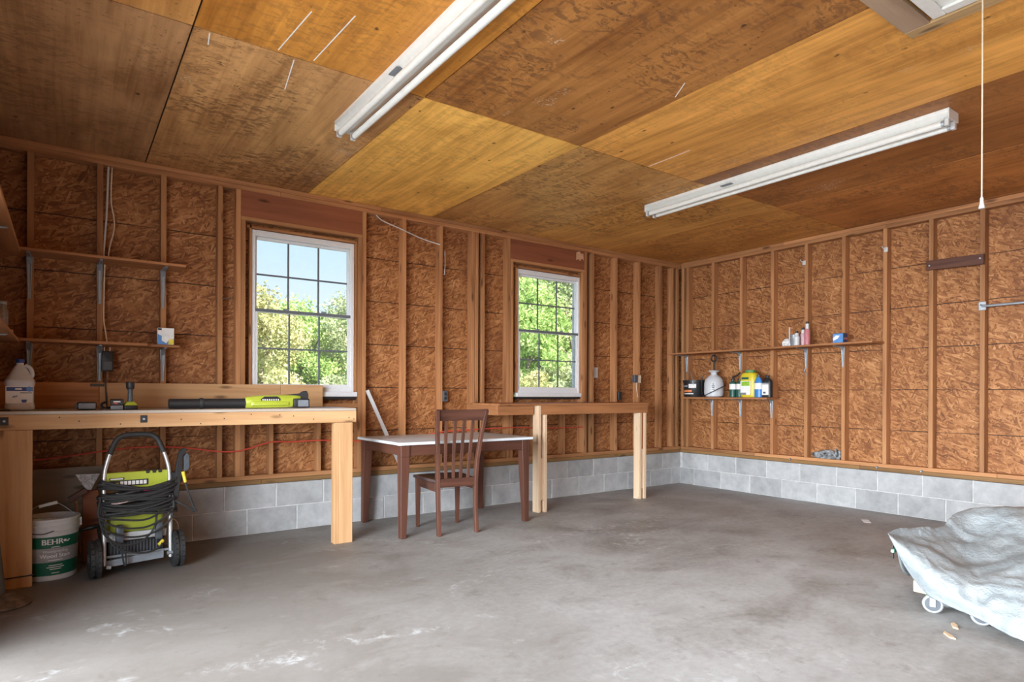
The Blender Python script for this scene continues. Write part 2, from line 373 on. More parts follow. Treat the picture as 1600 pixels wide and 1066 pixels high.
blocks(wall_back, 'x', -5.634, XL+.02, .008, .2085, ZB); blocks(wall_back, 'x', -5.866+.0, XL+.02, .008, 0.0, .2085)
blocks(wall_right, 'y', -2.470, YF+.02, -.002, .2085, ZB); blocks(wall_right, 'y', -2.662, YF+.02, -.002, 0.0, .2085)
# strand board sheathing
def sheet(parent, axis, a0, a1, z0, z1):
    hw, hz = (a1-a0)/2-.0015, (z1-z0)/2
    if axis == 'x': link('strand_board', MB().box(-hw, hw, 0, .012, -hz, hz).mesh('strand_board', M['osb_x'], smooth=False), parent, ((a0+a1)/2, .0895, (z0+z1)/2))
    else: link('strand_board', MB().box(0, .012, -hw, hw, -hz, hz).mesh('strand_board', M['osb_y'], smooth=False), parent, (.0895, (a0+a1)/2, (z0+z1)/2))
for a0, a1 in ((XL-.02, -6.075), (-6.075, W1[0]), (W1[1], -3.265), (-3.265, W2[0]), (W2[1], -.83), (-.83, .10)): sheet(wall_back, 'x', a0, a1, ZP-.05, H)
for wn in (W1, W2): sheet(wall_back, 'x', *wn, ZP-.05, WZ0); sheet(wall_back, 'x', *wn, WZ1, H)
for a0, a1 in ((-.9, .10), (-2.12, -.9), (-3.34, -2.12), (-4.56, -3.34), (-5.78, -4.56), (-7.0, -5.78), (YF, -7.0)): sheet(wall_right, 'y', a0, a1, ZP-.05, H)
# framing
_sm = {}
def stud(parent, axis, a, z0, z1, wd=.038, name='stud', proud=0.0, mat=None, dp=.089):
    key = (axis, round(z1-z0, 3), wd, mat, dp); hz = (z1-z0)/2
    if key not in _sm:
        b_ = MB().box(-wd/2, wd/2, 0, dp, -hz, hz) if axis == 'x' else MB().box(0, dp, -wd/2, wd/2, -hz, hz)
        _sm[key] = b_.mesh(name, M[mat or 'stud_z'], bevel=.002)
    p = (a, -proud, (z0+z1)/2) if axis == 'x' else (-proud, a, (z0+z1)/2)
    return link(name, _sm[key], parent, p)
ZT = H-.076
for x in (-7.19, -6.912+.019, -6.506+.019, -6.095+.019, -5.691+.019, -5.535, -4.446, -4.059+.019, -3.658+.019, -3.262, -3.217, -3.138, -2.811, -1.700, -1.588, -1.219+.019, -.813+.019, -.406+.019, -.055, -.15):
    stud(wall_back, 'x', x, ZP, ZT, proud=random.uniform(0, .002))
for wn in ((-5.497, -4.485), (-2.768, -1.738)):           # jack studs, header, sill and cripples at each window
    for x in wn: stud(wall_back, 'x', x, ZP, 2.60, .036, 'jack_stud')
for k, (a, b_) in enumerate(((-5.516, -4.465), (-2.790, -1.720))):
    MB().box(-(b_-a)/2, (b_-a)/2, 0, .085, -.1065, .1065).build('header', M['header'], wall_back, ((a+b_)/2, .003, 2.7365), bevel=.002)
    MB().box(-(b_-a)/2+.0, (b_-a)/2, 0, .087, -.015, .015).build('header_plate', M['stud_x'], wall_back, ((a+b_)/2, .0, 2.615), bevel=.002)
    i0, i1 = (-5.479, -4.503) if k == 0 else (-2.750, -1.757)
    MB().box(-(i1-i0)/2, (i1-i0)/2, 0, .086, -.019, .019).build('rough_sill', M['stud_x'], wall_back, ((i0+i1)/2, .001, 1.062), bevel=.002)
    for x in ((-5.27, -4.862) if k == 0 else (-2.44, -2.03)): stud(wall_back, 'x', x, ZP, 1.043, name='cripple_stud')
    # wooden jamb boards lining the opening
    f0, f1 = (-5.423, -4.524) if k == 0 else (-2.672, -1.742)
    MB().box(f0-.018, f0-.003, .030, .088, 1.19, 2.57).build('jamb_board', M['stud_z'], wall_back, smooth=False)
    if k == 0: MB().box(f1+.003, f1+.018, .030, .088, 1.19, 2.57).build('jamb_board', M['stud_z'], wall_back, smooth=False)
    MB().box(i0+.014, i1-.014, .030, .088, 2.549, 2.570).build('jamb_board', M['stud_x'], wall_back, smooth=False)
for k in range(22): stud(wall_right, 'y', -.4834-.019-.4064*k+.0, ZP, ZT, proud=random.uniform(0, .002)) if -.4834-.4064*k > YF+.1 else None
stud(wall_right, 'y', -.030, ZP, ZT); stud(wall_right, 'y', -.110, ZP, ZT)
def plates(parent, axis, lo, hi, z0, z1, mats, cuts, proud=(.0, .0), name='plate'):
    for li in range(2):
        za, zb = lerp(z0, z1, li/2), lerp(z0, z1, (li+1)/2); cc = [lo]+[c for c in cuts[li]]+[hi]
        for a, b_ in zip(cc, cc[1:]):
            hw = (b_-a)/2-.001; hz = (zb-za)/2-.0006; mb = MB()
            if axis == 'x': mb.box(-hw, hw, 0, .089, -hz, hz); p = ((a+b_)/2, -proud[li], (za+zb)/2)
            else: mb.box(0, .089, -hw, hw, -hz, hz); p = (-proud[li], (a+b_)/2, (za+zb)/2)
            mb.build(name, M[mats[li]], parent, p, bevel=.002)
plates(wall_back, 'x', XL, 0.0, ZT, H-.0005, ('stud_x', 'stud_x'), ((-5.2, -1.6), (-4.28, -2.9)), name='top_plate')
plates(wall_back, 'x', XL, 0.0, ZB, ZP, ('sill_treated', 'stud_x'), ((-5.35, -2.6), (-4.05,)), (.006, .003), name='sill_plate')
plates(wall_right, 'y', YF, -.002, ZT, H-.0005, ('stud_y', 'stud_y'), ((-5.3, -2.54), (-4.3, -1.45)), name='top_plate')
plates(wall_right, 'y', YF, -.008, ZB, ZP, ('sill_treated_y', 'stud_y'), ((-4.9, -2.3), (-3.46, -1.1)), (.006, .003), name='sill_plate')
# left wall with the open doorway and a second one added for fill light, front wall behind the camera
wl = MB(); wall_with_holes(wl, 'y', YF-.1, .12, XL-.10, XL, 0, H+.1, [(-4.85, -1.95, 0, 2.10), (-8.6, -5.7, 0, 2.10)])
wall_left = structure(wl.build('wall_left', M['osb_y'], smooth=False))
for y in (-.2, -.6, -1.0, -1.4, -1.8): MB().box(0, .08, -.019, .019, ZP, H-.08).build('stud', M['stud_z'], wall_left, (XL, y, 0), smooth=False)
wf = MB(); wall_with_holes(wf, 'x', XL-.1, .2, YF-.1, YF, 0, H+.1, [])
wall_front = structure(wf.build('wall_front', M['osb_x'], smooth=False))
# ceiling: backing deck with plywood sheets nailed under it
ceiling = structure(MB().box(XL-.3, .22, YF-.2, .2, H+.014, H+.1).build('ceiling', plain('dark_attic_boards', (.035, .02, .012), .9), smooth=False))
XS = [XL-.05, -6.200, -4.968, -3.735, -2.498, -1.283, -.06, .102]; YS = [.10, -2.155, -4.590, -7.028, YF]
TONE = {(0,0): (.46,.25,.12,.7), (1,0): (.56,.30,.125,1.0), (2,0): (.98,.56,.14,.35), (3,0): (.62,.335,.115,.9), (4,0): (.72,.38,.11,1.0), (5,0): (.64,.31,.085,.7), (6,0): (.60,.29,.085,.5),
        (0,1): (.54,.265,.085,.8), (1,1): (.66,.29,.055,.5), (2,1): (.46,.205,.060,1.0), (3,1): (.86,.43,.110,.25), (4,1): (.40,.165,.050,.8), (5,1): (.50,.205,.060,.8), (6,1): (.4,.17,.06,.4)}
HX0, HX1, HY0, HY1 = -4.95, -3.425, -5.05, -4.215      # attic hatch opening
for i in range(len(XS)-1):
    for j in range(len(YS)-1):
        x0, x1, y1, y0 = XS[i], XS[i+1], YS[j], YS[j+1]; g = .0045
        cx_, cy_ = (x0+x1)/2, (y0+y1)/2
        rects = [(x0+g, x1-g, y0+g, y1-g)]
        if x0 < HX1 and x1 > HX0 and y0 < HY1 and y1 > HY0:
            rects = []
            for q in ((x0+g, x1-g, max(y0, HY1), y1-g), (x0+g, x1-g, y0+g, min(y1, HY0)), (x0+g, max(HX0, x0), max(y0, HY0), min(y1, HY1)), (min(HX1, x1), x1-g, max(y0, HY0), min(y1, HY1))):
                if q[1]-q[0] > .01 and q[3]-q[2] > .01: rects.append(q)
        mb = MB()
        for q in rects: mb.box(q[0]-cx_, q[1]-cx_, q[2]-cy_, q[3]-cy_, 0, .012)
        o = mb.build('plywood_sheet', M['ceil'], ceiling, (cx_, cy_, H+random.uniform(0, .0012)), smooth=False)
        o.color = TONE.get((i, min(j, 1)), (.36, .19, .075, .5))
# scratches of white paint on the sheets
SCRATCH = (((-5.813, -2.181), (-5.778, -2.598)), ((-5.633, -2.183), (-5.603, -2.682)), ((-5.667, -1.777), (-5.719, -2.13)), ((-3.775, -3.024), (-3.864, -3.165)), ((-3.05, -2.17), (-3.055, -2.561)), ((-6.113, -2.023), (-6.126, -2.14)))
for p, q in SCRATCH:
    MB().bar((*p, H-.0006), (*q, H-.0006), .0055, .0012).build('paint_scratch', M['paper'], ceiling, smooth=False)

# ------------------------------------------------------------------ windows
def window(n, x0, x1):
    w_ = structure(link('window_%d' % n, None)); zb, zt = 1.185, 2.545
    y0, y1 = .050, .115; fw_ = .034
    fr = MB(); fr.box(x0, x0+fw_, y0, y1, zb, zt); fr.box(x1-fw_, x1, y0, y1, zb, zt); fr.box(x0+fw_, x1-fw_, y0, y1, zt-.05, zt); fr.box(x0+fw_, x1-fw_, y0, y1, zb, zb+.03)
    fr.build('window_frame', M['white_vinyl'], w_, bevel=.003)
    MB().box(x0-.018, x1+(.018 if n == 1 else -.016), .005, .062, 1.143, zb).build('window_sill', M['white_vinyl'], w_, bevel=.003)
    MB().box(x0-.012, x1+.012, .028, .10, 1.118, 1.142).build('sill_gap_strip', M['black'], w_, smooth=False)
    for nm, sy, za, zc, rail0, rail1, st in (('lower_sash', .056, zb+.03, 1.888, .036, .032, .022), ('upper_sash', .086, 1.858, zt-.05, .030, .022, .018)):
        a, b_ = x0+fw_, x1-fw_; sm = MB(); d0, d1 = sy, sy+.024
        sm.box(a, a+st, d0, d1, za, zc); sm.box(b_-st, b_, d0, d1, za, zc); sm.box(a+st, b_-st, d0, d1, za, za+rail0); sm.box(a+st, b_-st, d0, d1, zc-rail1, zc)
        s_ = sm.build(nm, M['white_vinyl'], w_, bevel=.002)
        if nm == 'lower_sash':
            MB().box(a, b_, d0-.006, d0, 1.860, 1.886).build('meeting_rail', M['muntin'], s_, smooth=False)
            for fx in (.3, .7): MB().box(-.02, .02, -.018, .0, 0, .012).build('sash_lock', M['grey'], s_, (lerp(a, b_, fx), d0, 1.888))
        ga, gb, gz0, gz1 = a+st, b_-st, za+rail0, zc-rail1; m_ = .014; zm = (gz0+gz1)/2; ym = sy+.012
        for k in (1, 2):
            xm = lerp(ga, gb, k/3); MB().box(xm-m_/2, xm+m_/2, ym-.005, ym+.005, gz0, gz1).build('muntin', M['muntin'], s_, smooth=False)
        for k in range(3):
            p, q = lerp(ga, gb, k/3)+(m_/2 if k else 0), lerp(ga, gb, (k+1)/3)-(m_/2 if k < 2 else 0)
            MB().box(p, q, ym-.005, ym+.005, zm-m_/2, zm+m_/2).build('muntin', M['muntin'], s_, smooth=False)
            for za2, zb2 in ((gz0, zm-m_/2), (zm+m_/2, gz1)):
                MB().add([(p, ym, za2), (q, ym, za2), (q, ym, zb2), (p, ym, zb2)], [(0, 1, 2, 3)]).build('pane', M['glass'], s_, smooth=False)
window(1, -5.423, -4.524); window(2, -2.672, -1.742)
#@@PART2
# ------------------------------------------------------------------ long workbench
BZ = 1.057
t = thing('workbench', 'long pine workbench built against the back wall under the left window', 'workbench', (-6.0, -.73, 0))
def board(name, root, mat, x0, x1, y0, y1, z0, z1, bevel=.0025):
    c = ((x0+x1)/2, (y0+y1)/2, (z0+z1)/2); hx, hy, hz = (x1-x0)/2, (y1-y0)/2, (z1-z0)/2
    return MB().box(-hx, hx, -hy, hy, -hz, hz).build(name, M[mat], root, Vector(c)-root.location if root else c, bevel=bevel)
M['bench_top'] = wood('worn_bench_top', (.52, .47, .42), (.30, .24, .19), 'x', rough=.35, fine=50, knots=False, spec=.5)
board('tabletop', t, 'bench_top', XL+.086, -4.812, -.735, -.042, 1.037, BZ)
board('front_beam', t, 'bench_x', XL+.086, -4.809, -.730, -.692, .945, 1.0365)
board('end_beam', t, 'bench_y', -4.850, -4.812, -.690, -.050, .945, 1.0365)
board('back_beam', t, 'bench_x', XL+.086, -4.855, -.080, -.045, .945, 1.0365)
board('leg', t, 'bench_z', -4.946, -4.838, -.730, -.692, 0, .944); board('leg', t, 'bench_z', -4.984, -4.9465, -.728, -.655, 0, .944)
board('leg', t, 'bench_z', -7.085, -6.852, -.730, -.685, 0, .944)
for x in (-6.985, -6.270):
    p = MB().box(-.020, .020, -.004, 0, -.024, .024).build('washer_plate', M['black'], t, Vector((x, -.7305, .999))-t.location, bevel=.001)
    MB().cyl((0, -.004, 0), (0, -.010, 0), .007, n=10).build('bolt', M['steel'], p)
for x in (-6.72, -6.62, -6.4, -6.05, -5.93, -5.78, -5.6, -5.4, -5.3, -5.15, -4.87, -4.83):
    z = random.uniform(.96, 1.02); MB().cyl((0, 0, 0), (0, -.0008, 0), .0045, n=8).build('nail_hole', M['black'], t, Vector((x, -.7302, z))-t.location)
t = thing('backsplash', 'pine backsplash boards standing on the long workbench along the wall', 'board', (-6.0, -.02, BZ))
for a, b_, mt, zt in ((XL+.086, -6.49, 'stud_x', 1.243), (-6.488, -5.205, 'bench_x', 1.243), (-5.203, -4.842, 'bench_x', 1.243)): board('board', t, mt, a, b_, -.0385, -.0025, BZ+.0005, zt)

# ------------------------------------------------------------------ dining table
t = thing('table', 'dark brown wooden table with a pale grey top beside the workbench', 'table', (-3.83, -.44, 0))
M['lam'] = plain('grey_table_laminate', (.70, .75, .80), .45, var=.05, scale=6, spec=.25)
board('tabletop', t, 'lam', -4.515, -3.165, -.895, -.020, .755, .778, .004)
for a in ((-4.46, -3.22, -.858, -.833, 'x'), (-4.46, -3.22, -.075, -.050, 'x'), (-4.458, -4.433, -.833, -.075, 'y'), (-3.247, -3.222, -.833, -.075, 'y')): board('apron', t, 'brown_'+a[4], *a[:4], .665, .7545)
for sx_, x in ((1, -4.487), (-1, -3.193)):
    for sy_, y in ((1, -.870), (-1, -.040)):
        b_ = MB(); tw, bw = .078, .050
        P = []
        for z, w_ in ((0, bw), (.66, tw), ):
            for ex, ey in ((0, 0), (1, 0), (1, 1), (0, 1)): P.append((sx_*ex*w_+x+3.83, sy_*ey*w_+y+.44, z))
        b_.hexa(P); P2 = [(p[0], p[1], .7545) for p in P[4:]]; b_.hexa(P[4:]+P2)
        b_.build('leg', M['brown_z'], t, bevel=.003)

# ------------------------------------------------------------------ dining chair
ch = thing('dining_chair', 'dark brown wooden slat-back chair pulled up to the table', 'chair', (-3.985, -.735, 0), -.115)
def cpost(s_):
    pts = [(.172, -.235, 0), (.170, -.212, .22), (.172, -.205, .43), (.180, -.222, .62), (.200, -.262, .84), (.222, -.318, 1.035)]
    mb = MB(); ring = []
    for i, (x, y, z) in enumerate(pts):
        wx = .030; wy = (.034, .040, .046, .042, .036, .028)[i]; b0 = len(mb.v)
        mb.v += [(s_*x-wx/2, y-wy/2, z), (s_*x+wx/2, y-wy/2, z), (s_*x+wx/2, y+wy/2, z), (s_*x-wx/2, y+wy/2, z)]
    for i in range(len(pts)-1):
        for j in range(4): mb.f.append((i*4+j, i*4+(j+1) % 4, i*4+4+(j+1) % 4, i*4+4+j)); mb.m.append(0)
    mb.f += [(3, 2, 1, 0), tuple((len(pts)-1)*4+j for j in range(4))]; mb.m += [0, 0]
    return mb
for s_ in (-1, 1):
    cpost(s_).build('back_post', M['brown_z'], ch, bevel=.003)
    P = []
    for z, w_ in ((0, .028), (.43, .040)):
        for ex, ey in ((-1, -1), (1, -1), (1, 1), (-1, 1)): P.append((s_*.190+ex*w_/2, .205+ey*w_/2, z))
    MB().hexa(P).build('leg', M['brown_z'], ch, bevel=.003)
    MB().box(-.011, .011, -.19, .19, -.035, .035).build('seat_rail', M['brown_y'], ch, (s_*.180, .0, .395), bevel=.002)
MB().box(-.17, .17, -.011, .011, -.035, .035).build('seat_rail', M['brown_x'], ch, (0, .205, .395), bevel=.002)
MB().box(-.156, .156, -.013, .013, -.036, .036).build('seat_rail', M['brown_x'], ch, (0, -.212, .432), bevel=.002)
# saddle seat
def seat():
    nx, ny = 14, 12; mb = MB(); th = .026
    for lay in (0, 1):
        for j in range(ny+1):
            for i in range(nx+1):
                u_, v_ = i/nx*2-1, j/ny*2-1
                hw = lerp(.185, .228, (v_+1)/2) if abs(v_) < 1 else lerp(.185, .225, (v_+1)/2)
                y = lerp(-.190, .232, (v_+1)/2)+(.018*(1-u_*u_) if v_ > .9 else 0)
                z = .4575-.016*(1-u_*u_)*(1-v_*v_)**.5 if lay == 0 else .431+.004
                mb.v.append((u_*hw, y, z))
    n1 = (nx+1)*(ny+1)
    for lay in (0, 1):
        for j in range(ny):
            for i in range(nx):
                a = lay*n1+j*(nx+1)+i; q = (a, a+1, a+nx+2, a+nx+1); mb.f.append(q if lay == 0 else q[::-1]); mb.m.append(0)
    rim = [i for i in range(nx+1)]+[j*(nx+1)+nx for j in range(1, ny+1)]+[ny*(nx+1)+i for i in range(nx-1, -1, -1)]+[j*(nx+1) for j in range(ny-1, 0, -1)]
    for a, b_ in zip(rim, rim[1:]+rim[:1]): mb.f.append((a, n1+a, n1+b_, b_)); mb.m.append(0)
    return mb
M['seat'] = wood('dark_seat_lacquer', (.085, .050, .045), (.050, .030, .028), 'y', rough=.22, knots=False, spec=.6)
seat().build('seat', M['seat'], ch)
def crest():
    mb = MB(); n = 12
    for i in range(n+1):
        u_ = i/n*2-1; x = u_*.232; c = .030*(1-u_*u_)
        for z, y in ((.950, -.288), (1.042+.004*u_*u_, -.320)):
            for d in (-.011, .011): mb.v.append((x, y+c+d, z))
    for i in range(n):
        a, b_ = i*4, i*4+4
        for q in ((0, 1), (1, 3), (3, 2), (2, 0)): mb.f.append((a+q[0], a+q[1], b_+q[1], b_+q[0])); mb.m.append(0)
    mb.f += [(0, 2, 3, 1), (n*4, n*4+1, n*4+3, n*4+2)]; mb.m += [0, 0]; return mb
crest().build('crest_rail', M['brown_x'], ch, bevel=.003)
for k in range(4):
    u_ = (k-1.5)/1.5; x0, x1 = u_*.100, u_*.122
    mb = MB(); pts = [(x0, -.206, .462), (lerp(x0, x1, .4), -.214, .62), (lerp(x0, x1, .75), -.238, .80), (x1, -.262-.0, .955)]
    for i, (x, y, z) in enumerate(pts): mb.v += [(x-.014, y-.006, z), (x+.014, y-.006, z), (x+.014, y+.006, z), (x-.014, y+.006, z)]
    for i in range(3):
        for j in range(4): mb.f.append((i*4+j, i*4+(j+1) % 4, i*4+4+(j+1) % 4, i*4+4+j)); mb.m.append(0)
    mb.f += [(3, 2, 1, 0), (12, 13, 14, 15)]; mb.m += [0, 0]
    mb.build('slat', M['brown_z'], ch, bevel=.002)

# ------------------------------------------------------------------ small workbench
t = thing('small_workbench', 'narrow pine workbench with fresh pale legs under the right window', 'workbench', (-2.32, -.3, 0))
board('tabletop', t, 'shelf_x', -3.345, -1.285, -.606, -.006, 1.060, 1.080)
board('front_apron', t, 'shelf_x', -3.338, -2.905, -.562, -.524, .968, 1.0595); board('front_apron', t, 'shelf_x', -2.835, -1.300, -.600, -.562, .968, 1.0595)
board('end_apron', t, 'shelf_y', -1.345, -1.308, -.560, -.02, .968, 1.0595); board('end_apron', t, 'shelf_y', -3.335, -3.298, -.522, -.02, .968, 1.0595)
for x in (-2.880, -1.440):
    near = x < -2
    board('leg', t, 'new_z', x, x+.037, -.606, -.516, 0, 1.059 if near else .967)
    board('leg_filler', t, 'new_z', x+.0375, x+.0745, -.600, -.518, .115, .535 if near else .56)
    if not near: board('leg_filler', t, 'shelf_z', x+.0375, x+.0745, -.597, -.52, .562, .967)
    board('leg', t, 'new_z', x+.075, x+.112, -.606, -.516, 0, .967)

# ------------------------------------------------------------------ shelves on steel brackets
def bracket_mesh(dv, dh):      # folded steel, wall face at y=0, shelf underside at z=0
    mb = MB()
    mb.hexa([(-.008,-.003,-dv),(.008,-.003,-dv),(.008,-.0005,-dv),(-.008,-.0005,-dv),(-.019,-.003,-.001),(.019,-.003,-.001),(.019,-.0005,-.001),(-.019,-.0005,-.001)])
    mb.hexa([(-.008,-dh,-.004),(.008,-dh,-.004),(.019,-.003,-.004),(-.019,-.003,-.004),(-.008,-dh,-.001),(.008,-dh,-.001),(.019,-.003,-.001),(-.019,-.003,-.001)])
    for s_ in (-1, 1):
        x0, x1 = s_*.006, s_*.0035     # raised ribs running down the leg and out along the arm
        mb.tube([(s_*.012, -.006, -.02), (s_*.0045, -.005, -dv+.008)], [.0055, .0025], 6)
        mb.tube([(s_*.012, -.02, -.007), (s_*.0045, -dh+.008, -.006)], [.0055, .0025], 6)
    mb.hexa([(-.003,-.004,-.05),(.003,-.004,-.05),(.003,-.045,-.004),(-.003,-.045,-.004),(-.014,-.003,-.045),(.014,-.003,-.045),(.014,-.045,-.003),(-.014,-.045,-.003)])
    return mb.mesh('bracket', M['steel'])
BR = {}
def bracket(root, loc, rz, dv=.25, dh=.2):
    if (dv, dh) not in BR: BR[dv, dh] = bracket_mesh(dv, dh)
    return link('bracket', BR[dv, dh], root, Vector(loc)-root.location, (0, 0, rz))
def shelf(label, loc, boards, brs):
    t = thing('wall_shelf', label, 'shelf', loc)
    for b_ in boards: board('board', t, *b_)
    for b_ in brs: bracket(t, *b_)
    return t
shelf('upper pine shelf on three steel brackets above the workbench', (-6.5, -.1, 2.11),
      [('shelf_x', XL+.086, -5.955, -.25, -.006, 2.110, 2.130)], [((x, -.004, 2.1095), 0, .29, .22) for x in (-6.897, -6.487, -6.080)])
shelf('lower pine shelf with a small box on it above the workbench', (-6.5, -.1, 1.51),
      [('shelf_x', XL+.086, -6.205, -.25, -.006, 1.510, 1.530), ('shelf_x', -6.203, -5.985, -.185, -.006, 1.510, 1.530)], [((x, -.004, 1.5095), 0, .25, .18) for x in (-6.897, -6.487, -6.080)])
shelf('upper shelf board running along the left wall toward the camera', (-7.05, -1.1, 2.09), [('shelf_y', XL+.086, -6.935, -1.85, -.254, 2.092, 2.112)], [((XL+.085, y, 2.0915), math.pi/2, .25, .18) for y in (-1.0, -1.8)])
shelf('lower shelf board with a glass jar running along the left wall', (-7.05, -1.1, 1.50), [('shelf_y', XL+.086, -6.937, -1.85, -.254, 1.497, 1.517)], [((XL+.085, y, 1.4965), math.pi/2, .25, .18) for y in (-1.0, -1.8)])
shelf('long upper pine shelf on the right wall holding small bottles', (-.12, -1.3, 1.69),
      [('shelf_y', -.262, -.006, -2.535, -.012, 1.690, 1.710)], [((-.004, y, 1.6895), -math.pi/2, .22, .2) for y in (-.110, -.903, -1.728, -2.128)])
shelf('short lower pine shelf on the right wall holding a sprayer and bottles', (-.12, -.8, 1.12),
      [('shelf_y', -.212, -.006, -1.385, -.175, 1.122, 1.144)], [((-.004, y, 1.1215), -math.pi/2, .215, .18) for y in (-.503, -.910, -1.318)])

# ------------------------------------------------------------------ fluorescent fixtures
def fixture(label, x, y0, y1, grp='fluorescent strip lights'):
    t = thing('strip_light', label, 'light', (x, (y0+y1)/2, H), 0, grp); h = (y1-y0)/2
    MB().prism([(-.072, 0), (.072, 0), (.072, -.024), (.020, -.056), (-.020, -.056), (-.072, -.024)], 'y', -h, h).build('housing', M['white_paint'], t, bevel=.002)
    for s_ in (-1, 1):
        MB().tube([(s_*.046, -h+.035, -.082), (s_*.046, h-.035, -.082)], .0195, 16).build('tube', M['white_paint'], t)
        for e_ in (-1, 1):
            so = MB().box(-.016, .016, -.012, .012, -.078, -.03).build('socket', M['white'], t, (s_*.046, e_*(h-.016), -.024), bevel=.003)
            MB().cyl((0, -e_*.012, -.058), (0, -e_*.030, -.058), .0198, n=14).build('end_cap', M['steel'], so)
    for e_ in (-1, 1): MB().box(-.072, .072, -.003, .003, -.062, 0).build('end_plate', M['white_paint'], t, (0, e_*(h-.001), 0), bevel=.001)
    MB().box(-.03, .03, -.05, .05, -.004, 0).build('ballast_clip', M['grey'], t, (-.045, .35, -.042))
    return t
fixture('white fluorescent strip light reaching toward the camera at the upper left', -5.215, -3.98, -1.54)
fixture('white fluorescent strip light near the right wall', -2.262, -3.905, -1.48)

# ------------------------------------------------------------------ attic hatch and its pull cord
t = thing('attic_hatch', 'white attic hatch with wooden surround in the ceiling', 'hatch', (-4.2, -4.6, H))
M['oldwood'] = wood('weathered_board', (.48, .345, .24), (.30, .20, .135), 'x', fine=30); M['palewood'] = wood('pale_board', (.56, .38, .19), (.40, .25, .12), 'y')
board('frame_board', t, 'oldwood', -5.1, HX1, -4.215, -4.105, H-.020, H-.0005); board('frame_board', t, 'palewood', HX1+.002, HX1+.078, -5.15, -4.107, H-.020, H-.0005)
board('frame_board', t, 'oldwood', -5.1, HX1, -5.15, -5.05, H-.020, H-.0005); board('frame_board', t, 'palewood', -5.05, -4.97, -5.048, -4.217, H-.020, H-.0005)
board('door_panel', t, 'white_paint', -4.955, -3.435, -5.04, -4.225, H-.004, H+.010)
for a in ((-4.95, -3.438, -4.285, -4.23), (-4.95, -3.438, -5.035, -4.98), (-3.498, -3.438, -4.98, -4.285), (-4.95, -4.89, -4.98, -4.285)): board('moulding', t, 'white_paint', *a, H-.019, H-.0045, .005)
t = thing('pull_cord', 'thin white pull cord with a small end bell hanging from the hatch', 'cord', (-3.53, -4.45, 1.965))
MB().tube([(0, 0, .03), (.0008, 0, .5), (0, 0, H-.005-1.965)], .0028, 8).build('cord', M['cream'], t)
MB().lathe([(.003, .048), (.006, .044), (.0075, .02), (.011, .006), (.011, 0)]).build('bell', M['white'], t)

# ------------------------------------------------------------------ cables, outlets, small wall fittings
def wire(name, label, pts, r, mat, cat='cable', n=8):
    ps = smooth_path(pts, 8); o = ps[len(ps)//2].copy()
    return tag(MB().tube([p-o for p in ps], r, 8).build(name, M[mat], None, o), label, cat)
wire('electrical_cable', 'red electrical cable strung through the wall studs behind the benches', [(-7.1, -.012, .70), (-6.862, -.006, .70), (-6.69, .02, .712), (-6.505, -.008, .736), (-6.3, .02, .755), (-6.091, -.008, .757), (-5.9, .02, .735), (-5.68, -.008, .70), (-5.55, -.008, .694), (-5.46, -.008, .71), (-5.279, -.008, .758), (-5.1, .02, .752), (-4.87, -.008, .757), (-4.6, -.008, .745), (-4.44, -.008, .73), (-4.227, .02, .719), (-4.03, -.008, .735), (-3.64, -.008, .79), (-3.24, -.010, .805), (-2.8, -.01, .812), (-2.43, -.008, .80), (-2.03, -.008, .79), (-1.74, -.008, .79)], .006, 'red')
wire('electrical_cable', 'pale cable pair dropping down the wall past the upper shelf', [(-6.435, .03, 2.842), (-6.445, .03, 2.5), (-6.462, .02, 2.22), (-6.463, -.012, 2.131)], .007, 'white')
wire('electrical_cable', 'pale cable bowed out beside the cable pair above the upper shelf', [(-6.412, .03, 2.842), (-6.418, .03, 2.6), (-6.396, .03, 2.42), (-6.425, .025, 2.25), (-6.440, -.012, 2.131)], .005, 'cream')
wire('electrical_cable', 'pale cable hanging between the two left shelves', [(-6.458, -.012, 2.109), (-6.46, .01, 1.95), (-6.462, .01, 1.72), (-6.452, -.005, 1.62), (-6.44, -.01, 1.531)], .005, 'cream')
wire('electrical_cable', 'white cable running across studs from the top plate right of the left window', [(-4.32, .03, 2.842), (-4.25, .03, 2.80), (-4.055, -.006, 2.735), (-3.85, .02, 2.69), (-3.655, -.005, 2.652)], .005, 'white')
wire('electrical_cable', 'thin pale wire hanging down a stud near the top of the wall', [(-3.600, -.004, 2.60), (-3.598, -.004, 2.45), (-3.606, -.003, 2.36)], .003, 'white')
def outlet(label, x, z, mat, w_=.060, h_=.108):
    t = thing('outlet_box', label, 'outlet', (x, .0, z))
    b_ = MB().box(-w_/2, w_/2, .0, .06, -h_/2, h_/2).build('box', M[mat], t, bevel=.004)
    for dz in (-.022, .022): MB().box(-.014, .014, -.002, .0, -.013, .013).build('socket', M['black'], t, (0, 0, dz), bevel=.001)
outlet('dark outlet box on a stud above the grey-topped table', -3.585, 1.149, 'dkgrey'); outlet('dark outlet box above the small workbench near the corner', -1.125, 1.158, 'black', .06, .10)
t = thing('switch_plate', 'white wall plate beside the right window', 'plate', (-1.499, 0.07, 1.435))
MB().box(-.058, .058, -.006, .0, -.062, .062).build('plate', M['white'], t, bevel=.003); MB().box(-.05, .05, 0, .05, -.055, .055).build('box', M['grey'], t, (0, .0005, 0))
t = thing('wall_box', 'small dark and cream box with a dangling cord near the corner', 'box', (-.85, -.002, 1.366))
MB().box(-.075, -.012, -.045, -.001, -.045, .05).build('adapter', M['dkgrey'], t, bevel=.005); MB().box(-.010, .060, -.03, -.001, -.048, .048).build('base', M['cream'], t, bevel=.004)
MB().tube(smooth_path([(-.02, -.025, -.046), (-.015, -.022, -.12), (.0, -.02, -.17), (.02, -.015, -.225)]), .004, 6).build('cord', M['cream'], t)
